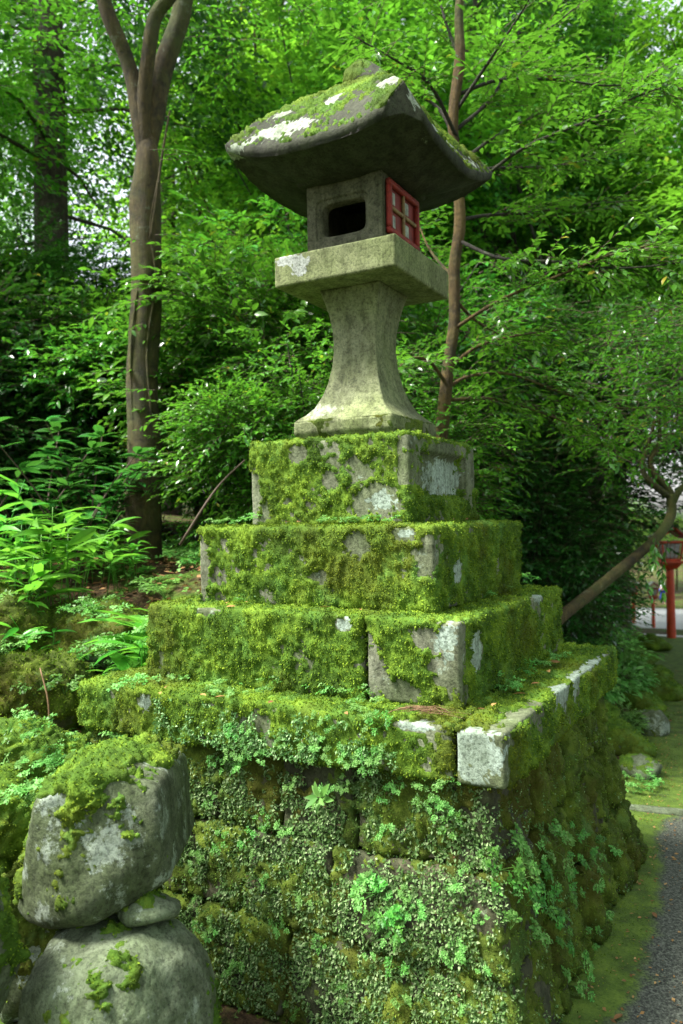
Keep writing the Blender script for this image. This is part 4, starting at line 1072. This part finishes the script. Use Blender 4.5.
B = B + [-.1,0,-o0[2]*0]; a = Acc(); twigs(a,B,rs.normal(size=(nB,3))*[1,1,.3],.45,11,.07,T8,rs)
B2 = np.concatenate([P(x,y,5.8)[None]-o0 for x,y in ((150,150),(160,160),(140,240),(155,235),(165,155),(145,300),(155,390))]); 
twigs(a,B2,np.array([CR*s_+[0,0,.1] for s_ in (1,1,-1,1,1,1,-1)]),.3,10,.06,T8,rs)
obj('crown', a.mesh('crown',[M['glossy'],M['twig']]), ft_e)

# slender tree right of the lantern
sl = empty('slender_tree', wp(441,4.9)); tag(sl, 'slender reddish brown tree with many thin branches just right of the lantern', 'tree')
o0 = np.array(sl.location); a = Acc(); D0 = 4.9
tr = spline([P(436,520,D0),P(441,440,D0),P(446,385,D0),P(450,355,D0),P(455,318,D0),P(454,270,D0),P(460,225,D0),P(457,170,D0),P(453,120,D0),P(460,60,D0),P(459,10,D0),P(464,-40,D0),P(460,-120,D0)],44)
v,f = tube(tr-o0, np.linspace(.044,.025,44), 14,.2,2); a.add(v,f); obj('trunk', a.mesh('trunk',[M['bark_red']]), sl)
br = [([(447,385),(430,362),(412,358),(398,368)],-.2),([(447,388),(470,376),(510,374),(560,392),(620,408),(690,405)],.3),([(452,365),(480,345),(520,335),(560,330)],-.1),
      ([(455,300),(475,320),(500,335),(520,345)],.2),([(458,165),(490,140),(530,118),(570,95),(600,70)],.3),([(458,170),(500,168),(560,165),(610,150),(690,95)],.5),
      ([(457,110),(480,75),(500,45),(520,15),(540,-20)],-.2),([(457,95),(500,80),(560,80),(620,85),(690,60)],.2),([(458,150),(440,110),(410,90),(385,68),(350,45)],.2),
      ([(458,140),(430,85),(395,60),(360,40)],-.3),([(460,60),(445,20),(435,-20)],.1),([(459,220),(490,215),(530,213),(580,205),(640,200)],.2),([(457,240),(500,258),(560,262),(620,268),(690,262)],-.3),
      ([(458,200),(520,150),(590,120),(640,95),(690,80)],-.4),([(456,130),(490,100),(515,60),(560,20),(600,-10)],.3),([(452,330),(500,300),(560,275),(610,255),(650,245)],-.3),
      ([(446,400),(500,400),(560,420),(610,440)],.5),([(455,280),(430,250),(415,215)],.4)]
leafB=[];leafD=[]; rs=np.random.default_rng(31)
for pts,dz in br:
    q = spline([P(x,y,D0+dz*i/len(pts)*3) for i,(x,y) in enumerate(pts)], 20)-o0
    a = Acc(); v,f = tube(q, np.linspace(.013,.003,20), 7,.05,int(pts[1][0])); a.add(v,f)
    T_ = norm(np.gradient(q,axis=0)); k = len(q); ln = np.linalg.norm(np.diff(q,axis=0),axis=1).sum()
    m = int(9+ln*26); id_ = rs.integers(4,k,m)
    sgn = rs.choice([-1,1],m)[:,None]; sd_ = norm(np.cross(UP,T_[id_]))*sgn
    leafB.append(q[id_]+rs.normal(size=(m,3))*.02); leafD.append(T_[id_]*.6+sd_*rs.uniform(.3,1.1,(m,1))+rs.normal(size=(m,3))*.25)
    obj('branch', a.mesh('branch',[M['bark_dark' if pts[0][1]<260 else 'bark_red']]), sl)
a = Acc(); B=np.concatenate(leafB);D=np.concatenate(leafD); twigs(a,B,D,rs.uniform(.18,.42,len(B)),10,.068,T8,rs,rad=.0025)
obj('crown', a.mesh('crown',[M['glossy'],M['twig']]), sl)

# leaning trunk over the path edge
le = empty('leaning_tree', wp(545,5.6)); tag(le, 'pale bare trunk leaning right across the shrubs towards the red lamp', 'tree'); o0=np.array(le.location)
a=Acc(); v,f = tube(spline([P(505,668,5.3),P(555,622,5.5),P(595,590,5.8),P(618,571,5.95),P(640,553,6.1),P(661,533,6.2),P(671,515,6.3),P(671,494,6.3)],30)-o0, np.linspace(.043,.034,30),12,.1,7); a.add(v,f)
for q in ([(672,498),(655,486),(642,468),(650,440),(655,420)],[(673,500),(668,488),(655,475),(650,460),(660,440),(656,405)],[(672,505),(680,490),(695,478),(720,465)]):
    v,f = tube(spline([P(x,y,6.3) for x,y in q],14)-o0, np.linspace(.030,.012,14),8,.1,3); a.add(v,f)
obj('trunk', a.mesh('trunk',[M['bark']]), le)
rs=np.random.default_rng(12); m=420; px=rs.uniform(590,760,m); py=rs.uniform(330,470,m)-30*(px>640)
B=np.array([P(x,y,6.2+rs.normal()*.5) for x,y in zip(px,py)])-o0; a=Acc(); twigs(a,B,rs.normal(size=(m,3))*[1,1,.4],.36,11,.065,T8,rs)
B=np.array([P(x,y,6.1) for x,y in ((660,545),(655,535),(648,550),(662,560),(640,565),(668,540))])-o0; twigs(a,B,np.tile([-.2,-.1,-.9],(6,1))+rs.normal(size=(6,3))*.3,.25,9,.08,T8,rs)
obj('crown', a.mesh('crown',[M['glossy'],M['twig']]), le)
# dark arching tree
ar = empty('arching_tree', wp(563,8.0)); tag(ar,'dark tree trunk arching over to the right behind the pedestal','tree'); o0=np.array(ar.location)
a=Acc(); v,f=tube(spline([P(562,620,8),P(566,560,8),P(572,515,8),P(592,482,8),P(625,460,8),P(680,448,8)],30)-o0,np.linspace(.085,.035,30),10,.1,5);a.add(v,f)
v,f=tube(spline([P(572,515,8),P(575,480,8.1),P(560,430,8.2),P(520,380,8.2)],16)-o0,np.linspace(.06,.02,16),9,.1,5);a.add(v,f)
v,f=tube(spline([P(590,484,8),P(615,455,7.9),P(640,420,7.8),P(690,370,7.8)],16)-o0,np.linspace(.05,.02,16),9,.1,5);a.add(v,f)
obj('trunk',a.mesh('trunk',[M['bark_dark']]),ar)
rs=np.random.default_rng(13); m=1500; px=rs.uniform(480,760,m); py=rs.uniform(300,480,m)
B=np.array([P(x,y,8.3+rs.normal()*.7) for x,y in zip(px,py)])-o0; a=Acc(); twigs(a,B,rs.normal(size=(m,3))*[1,1,.4],.42,11,.075,T4,rs)
obj('crown',a.mesh('crown',[M['darkleaf'],M['twig']]),ar)
# dead stick behind the second tier
st = Acc(); v,f = tube(spline([P(180,545,4.9),P(205,505,4.9),P(222,482,5.0),P(245,460,5.0)],10), np.linspace(.009,.005,10),6,.1,1); st.add(v,f)
tag(obj('dead_branch', st.mesh('dead_branch',[M['twig']])),'thin bare dead branch slanting up behind the left end of the second tier','branch')
st = Acc(); v,f = tube(spline([P(50,735,3.4),P(48,700,3.4),P(40,668,3.45)],8), np.linspace(.005,.003,8),6,.1,1); st.add(v,f)
tag(obj('dead_branch', st.mesh('dead_branch',[M['needle']])),'thin upright dead stem in the dark hollow at left','branch')

# glossy shrubs behind the pedestal
sh = [(265,5.7,.62,0),(320,5.9,.8,1),(232,6.4,.6,1),(290,6.9,1.2,0),(395,5.7,.75,1),(340,7.6,1.4,1),(205,7.3,1.0,0),
      (470,6.4,.7,2),(520,6.8,.75,2),(500,7.6,1.0,2),(545,7.8,.75,2),(430,6.8,.95,2),(572,9.0,.7,2),(60,7.4,1.0,2),(105,7.8,1.0,0),(10,7.2,1.1,2),(-60,6.9,1.2,2),
      (150,8.6,1.2,0),(20,9.5,1.5,0),(210,9.4,1.5,3),(-120,8,1.5,0),(540,9.5,1.2,2),(560,12,.9,2)]
lbl = {0:'evergreen shrub with glossy green leaves',1:'evergreen shrub with small shiny leaves',2:'dark leaved shrub in shade',3:'light green leafy shrub'}
for k,(px,d,sc,i) in enumerate(sh):
    dist = 'near' if d<6.3 else 'further back'
    place_shrub(i, wp(px,d), sc, f'{lbl[i]} {side_word(px)}, {dist}', 'evergreen shrubs behind the pedestal')
# pale low shrubs by the path (hydrangea-like)
B,D,rs = lobed(480, 8, 260, .22, 8, .1, T8, (0,0,.35), (.4,.4,.32), .7)
a=Acc(); twigs(a,B,D,.2,7,.095,TO,rs,rad=.003); PALE=a.mesh('low_shrub',[M['herb'],M['twig']])
for (px,d,sc,lb) in [(592,6.6,.75,'pale leaved low shrub under the leaning trunk'),(612,7.6,.6,'pale leaved low shrub in front of the red lamps'),(585,7.8,1.0,'pale leaved low shrub behind the leaning trunk foot'),(608,9.2,.8,'pale low shrub further along the path edge'),(560,6.4,.7,'pale low shrub just behind the third tier'),(618,6.1,.3,'small pale shrub beside the gutter stones')]:
    putmesh('low_shrub', PALE, wp(px,d), sc, lb, 'shrub', 'pale low shrubs by the path')

# background trees
cnt=0
def bgt(px,d,sc,kind):
    global cnt; cnt+=1
    p = wp(px,d); rz = random.uniform(0,6.28); sw = side_word(px)
    if kind=='c': place_tree(CED,p,sc,rz,f'tall straight cedar with brown trunk {sw}, {"near" if d<14 else "far"}','cedars in the forest','cedar_tree')
    elif kind=='t': place_tree(TALL[cnt%2],p,sc,rz,f'tall spreading forest tree {sw}, in the distance','tall trees in the distance')
    elif kind=='d': place_tree(DARK[cnt%2],p,sc,rz,f'small dark leaved tree {sw}, in the understory','dark understory trees')
    elif kind=='h': place_tree(MIDHI[cnt%2],p,sc,rz,f'high crowned leafy tree {sw}, by the path','trees along the path')
    elif kind=='b': place_tree(MIDT[2],p,sc,rz,f'bright yellow green leafy tree {sw}','bright leafy trees')
    else: place_tree(MIDT[cnt%2],p,sc,rz,f'green leafy tree {sw}, middle distance','green leafy trees')
for px,d,sc in ((55,9.6,.72),(168,15,.8),(478,12,.65),(555,18,.9),(-60,18,1),(620,30,1),(290,26,1),(350,30,1)): bgt(px,d,sc,'c')
for px,d,sc in ((350,10.5,1.0),(-110,9.5,1),(530,11,1.0),(430,13,1.1),(270,17,1.2)): bgt(px,d,sc,'m')
for px,d,sc in ((262,11.5,.95),(350,16,1.2),(500,17,1.3),(440,18,1.3),(300,14,1.1)): bgt(px,d,sc,'b')
for px,d,sc in ((480,8.4,.7),(540,8.9,.75),(550,10,.7),(20,8.8,.75),(110,9.6,.7),(350,8.4,.7)): bgt(px,d,sc,'d')
for px,d,sc in ((-120,26,1),(300,36,1.1),(400,32,1.1),(485,28,1),(570,38,1.2),(750,30,1.1),(250,50,1.4),(540,62,1.6),(820,36,1.2),(-30,46,1.3)): bgt(px,d,sc,'t')
for px,d,sc in ((555,34,.8),(640,60,.9),(675,62,.8),(610,56,.9),(580,48,.9),(40,24,.8),(140,26,.75),(235,22,.8),(330,25,1.1),(420,27,1.2),(500,30,1.2),(720,56,.9)): bgt(px,d,sc,'b')
for px,d,sc in ((572,12.5,1),(735,12,.95),(790,10,1),(590,21,1.3),(575,26,1.5),(720,28,1.7),(850,14,1.1)): bgt(px,d,sc,'h')
# forest trees out of frame, round path and camera, set to block low sky
for x,y,k in ((6.5,3,'m'),(8.0,-.5,'m'),(8.5,-4.5,'m'),(6,-9.5,'m'),(2.5,-12,'m'),(-1.5,-12.5,'m'),(-5.5,-11,'m'),(-9,-8,'m'),(-10.5,-4,'m'),(-9,1,'m')):
    place_tree(MIDT[cnt%2],(x,y,gz(x,y)),1.0,random.uniform(0,6),'green leafy tree of the forest edge round the clearing, outside the photo','trees outside the frame'); cnt+=1

# leaf litter on the forest floor
rs=np.random.default_rng(44); n=16000; x=rs.uniform(-6,1.2,n); y=rs.uniform(-.8,9,n)
keep=(x<path_edge(y)-.25); keep&=~((np.abs(x)<.9)&(np.abs(y)<.9)); x=x[keep];y=y[keep];n=len(x)
p=np.stack([x,y,ground_z(x,y)+.02],1); az=rs.uniform(0,6.28,n)
v,f=leaves(p,np.stack([np.cos(az),np.sin(az),rs.normal(size=n)*.2],1),UP+rs.normal(size=(n,3))*.35,.06*rs.uniform(.5,1.2,n),T4)
a=Acc();a.add(v,f,0); tag(obj('leaf_litter',a.mesh('leaf_litter',[M['deadleaf']])),'brown leaf litter scattered over the forest floor','leaf litter',kind='stuff')
n=2600; y=rs.uniform(-1.5,8,n); x=path_edge(y)+np.abs(rs.normal(size=n))*.45
p=np.stack([x,y,ground_z(x,y)+.014],1); az=rs.uniform(0,6.28,n)
v,f=leaves(p,np.stack([np.cos(az),np.sin(az),rs.normal(size=n)*.15],1),UP+rs.normal(size=(n,3))*.3,.015*rs.uniform(.4,1.5,n),T4)
a=Acc();a.add(v,f,0); tag(obj('path_litter',a.mesh('path_litter',[M['deadleaf']])),'small bits of leaf and twig scattered on the path','leaf litter',kind='stuff')
# low ground cover
n=15000; x=rs.uniform(-6,1.3,n); y=rs.uniform(-.6,10,n); w=fbm(np.stack([x,y,0*x],1),1.1,3,seed=6)>.0
keep=w&(x<path_edge(y)-.2)&~((np.abs(x)<.95)&(np.abs(y)<.95)); x=x[keep];y=y[keep];n=len(x); p=np.stack([x,y,ground_z(x,y)+rs.uniform(.02,.12,n)],1); az=rs.uniform(0,6.28,n)
v,f=leaves(p,np.stack([np.cos(az),np.sin(az),rs.normal(size=n)*.3],1),UP+rs.normal(size=(n,3))*.3,.03*rs.uniform(.5,1.3,n),T3)
a=Acc();a.add(v,f,0); tag(obj('ground_cover',a.mesh('ground_cover',[M['herb']])),'low green ground cover on the forest floor','ground cover',kind='stuff')

# ------------------------------------------------------------------ red lamps
def red_lamp():
    e = empty('lamp_post',(0,0,0))
    def cyl(name,pts,rad,mat,seg=16,par=e):
        v,f=tube(pts,rad,seg); me=mk_mesh(name,v,f,mat,False); return obj(name,me,par)
    po=cyl('post',[[0,0,-.1],[0,0,0],[0,0,.7],[0,0,1.26]],[.082,.080,.072,.068],M['red'],20)
    def bx(name,c,a_,mat,par=e,r=.006,taper=None):
        V,F=rbox((0,0,0),a_,r,.03)
        if taper: k=1+(taper-1)*(V[:,2:3]/a_[2]*.5+.5); V[:,:2]*=k
        return obj(name,mk_mesh(name,V+np.array(c),[F],mat),par)
    bx('bracket',(0,0,1.315),(.09,.09,.055),M['red'],taper=1.9)
    bx('tray',(0,0,1.39),(.205,.205,.022),M['red'])
    cage=bx('cage_floor',(0,0,1.43),(.15,.15,.02),M['red'])
    for sx in(-1,1):
        for sy in(-1,1):
            v,f=tube([[sx*.145,sy*.145,1.44],[sx*.185,sy*.185,1.74]],[.016,.016],6); obj('corner_post',mk_mesh('corner_post',v,f,M['red'],False),e)
    bx('top_frame',(0,0,1.75),(.195,.195,.02),M['red'])
    a=Acc()
    for s_ in(-1,1):
        for t in np.linspace(-.10,.10,4):
            for ax in(0,1):
                p0=[0,0,1.45];p1=[0,0,1.74]; p0[ax]=t;p1[ax]=t*1.25;p0[1-ax]=s_*.145;p1[1-ax]=s_*.18
                v,f=tube([p0,p1],[.006,.006],4);a.add(v,f)
    obj('lattice',a.mesh('lattice',[M['reddk']],False),e)
    V,F=rbox((0,0,0),(.125,.125,.135),.01,.05);V[:,:2]*=1+.22*(V[:,2:3]/.135);obj('paper_shade',mk_mesh('paper_shade',V+np.array([0,0,1.59]),[F],M['paper']),e)
    # gabled roof with curved eaves
    n=16;u=np.linspace(-1,1,n+1);A,B_=np.meshgrid(u,u,indexing='ij'); z=1.80+.24*(1-np.abs(A)**.8)+.03*np.abs(A)**6
    for nm,dz,mt in(('roof',.028,M['copper']),('eave_board',0.0,M['red'])):
        s_=1 if nm=='roof' else .95
        top=np.stack([A.ravel()*.31*s_,B_.ravel()*.30*s_,z.ravel()+dz],1);bot=top-[0,0,.024];K=len(top);i=np.arange(K).reshape(n+1,n+1)
        F=np.stack([i[:-1,:-1].ravel(),i[1:,:-1].ravel(),i[1:,1:].ravel(),i[:-1,1:].ravel()],1);bd=np.concatenate([i[0,:-1],i[:-1,-1],i[-1,:0:-1],i[:0:-1,0]]);bn=np.roll(bd,-1)
        obj(nm,mk_mesh(nm,np.concatenate([top,bot]),[np.concatenate([F,F[:,::-1]+K,np.stack([bd,bn,bn+K,bd+K],1)])],mt),e)
    return e
lamp=red_lamp(); p=P(671.5,640,14.4); lamp.location=(p[0],p[1],gz(p[0],p[1])-.02); lamp.rotation_euler=(0,0,radians(25))
tag(lamp,'vermilion wooden lamp post with lattice lantern, the nearest and largest of the three','lamp post','red lamp posts along the path')
for (px,d,lb,rz) in ((653.5,35.5,'red lamp post seen between the leaning trunk and the nearest lamp',20),(634,38,'orange red lamp post half hidden by leaves, leftmost of the three',10)):
    c=copy_tree(lamp); p=P(px,622,d); c.location=(p[0],p[1],gz(p[0],p[1])); c.rotation_euler=(0,0,radians(rz)); c['label']=lb

# ------------------------------------------------------------------ distant walker
def person(p, rz):
    J=[(0,0,.95),(0,0,1.2),(0,0,1.42),(0,0,1.52),(0,0,1.66),(.17,0,1.40),(.21,.03,1.12),(.19,.1,.9),(-.17,0,1.40),(-.21,-.03,1.12),(-.19,.08,.9),(.09,0,.9),(.1,.08,.48),(.1,-.02,.07),(.1,.12,.03),(-.09,0,.9),(-.1,-.06,.48),(-.1,-.2,.1),(-.1,-.08,.03)]
    E=[(0,1),(1,2),(2,3),(3,4),(2,5),(5,6),(6,7),(2,8),(8,9),(9,10),(0,11),(11,12),(12,13),(13,14),(0,15),(15,16),(16,17),(17,18)]
    R=[.14,.13,.14,.055,.095,.06,.042,.03,.06,.042,.03,.085,.06,.04,.03,.085,.06,.04,.03]
    def sk(name,J,E,R,mat,par=None):
        me=bpy.data.meshes.new(name);me.from_pydata(J,E,[]);me.materials.append(mat);o=obj(name,me,par)
        m=o.modifiers.new('s','SKIN');m.use_smooth_shade=True;o.modifiers.new('u','SUBSURF').levels=1
        for i,r in enumerate(R): me.skin_vertices[0].data[i].radius=(r,r*.8)
        me.skin_vertices[0].data[0].use_root=True
        return o
    b=sk('person',J,E,R,m_simple('skin',(.5,.32,.22),.6,.1)); b.location=p; b.rotation_euler=(0,0,rz)
    sk('shirt',[J[0],J[1],J[2],J[5],J[6],J[8],J[9]],[(0,1),(1,2),(2,3),(3,4),(2,5),(5,6)],[.16,.15,.16,.08,.06,.08,.06],m_simple('white_shirt',(.8,.8,.82),.8,.05),b)
    sk('trousers',[J[0],J[11],J[12],J[13],J[15],J[16],J[17]],[(0,1),(1,2),(2,3),(0,4),(4,5),(5,6)],[.155,.10,.075,.06,.10,.075,.06],m_simple('blue_trousers',(.02,.04,.30),.8,.1),b)
    V,F=rock((0,0,1.71),(.09,.1,.09),.02,3,0,.03); obj('hair',mk_mesh('hair',V,[F],M['bark_dark']),b)
    return b
p=P(662.5,598,52); per=person((p[0],p[1],gz(p[0],p[1])),2.0)
tag(per,'distant walker in white shirt and blue trousers on the road beside the nearest red lamp','person')

# ------------------------------------------------------------------ world, light, camera
w=bpy.data.worlds.new('World'); SC.world=w; w.use_nodes=True; nt=w.node_tree; nt.nodes.clear()
SUN_EL, SUN_AZ = radians(58), radians(-128)      # azimuth: direction towards the sun, from +Y clockwise
sky=nt.nodes.new('ShaderNodeTexSky'); sky.sky_type='NISHITA'; sky.sun_disc=False; sky.sun_elevation=SUN_EL; sky.sun_rotation=SUN_AZ
sky.air_density=1.0; sky.dust_density=3.0
bg=nt.nodes.new('ShaderNodeBackground'); out=nt.nodes.new('ShaderNodeOutputWorld')
hs_=nt.nodes.new('ShaderNodeHueSaturation'); hs_.inputs['Saturation'].default_value=.35
nt.links.new(sky.outputs[0],hs_.inputs['Color']); nt.links.new(hs_.outputs[0],bg.inputs[0]); bg.inputs[1].default_value=.105; nt.links.new(bg.outputs[0],out.inputs[0])
sun=bpy.data.lights.new('sun','SUN'); sun.energy=3.2; sun.angle=radians(16); sun.color=(1,.96,.88)
so=bpy.data.objects.new('sun',sun); C.objects.link(so)
dirv=Vector((sin(SUN_AZ)*cos(SUN_EL), cos(SUN_AZ)*cos(SUN_EL), sin(SUN_EL)))
so.rotation_mode='QUATERNION'; so.rotation_quaternion=dirv.to_track_quat('Z','Y')
cam=bpy.data.cameras.new('camera'); co=bpy.data.objects.new('camera',cam); C.objects.link(co); SC.camera=co
from mathutils import Matrix
mw=Matrix(((CR[0],CU[0],-_F[0],CAM[0]),(CR[1],CU[1],-_F[1],CAM[1]),(CR[2],CU[2],-_F[2],CAM[2]),(0,0,0,1)))
co.matrix_world=mw; cam.sensor_fit='HORIZONTAL'; cam.sensor_width=24; cam.lens=FPX/683*24; cam.clip_start=.05; cam.clip_end=1000
cam.dof.use_dof=True; cam.dof.focus_distance=2.75; cam.dof.aperture_fstop=3.2
SC.view_settings.view_transform='Standard'; SC.view_settings.look='None'; SC.view_settings.exposure=2.2; SC.view_settings.gamma=1
SC.render.engine='CYCLES'
SC.cycles.max_bounces=4; SC.cycles.diffuse_bounces=3; SC.cycles.glossy_bounces=2; SC.cycles.transmission_bounces=3; SC.cycles.use_fast_gi=False
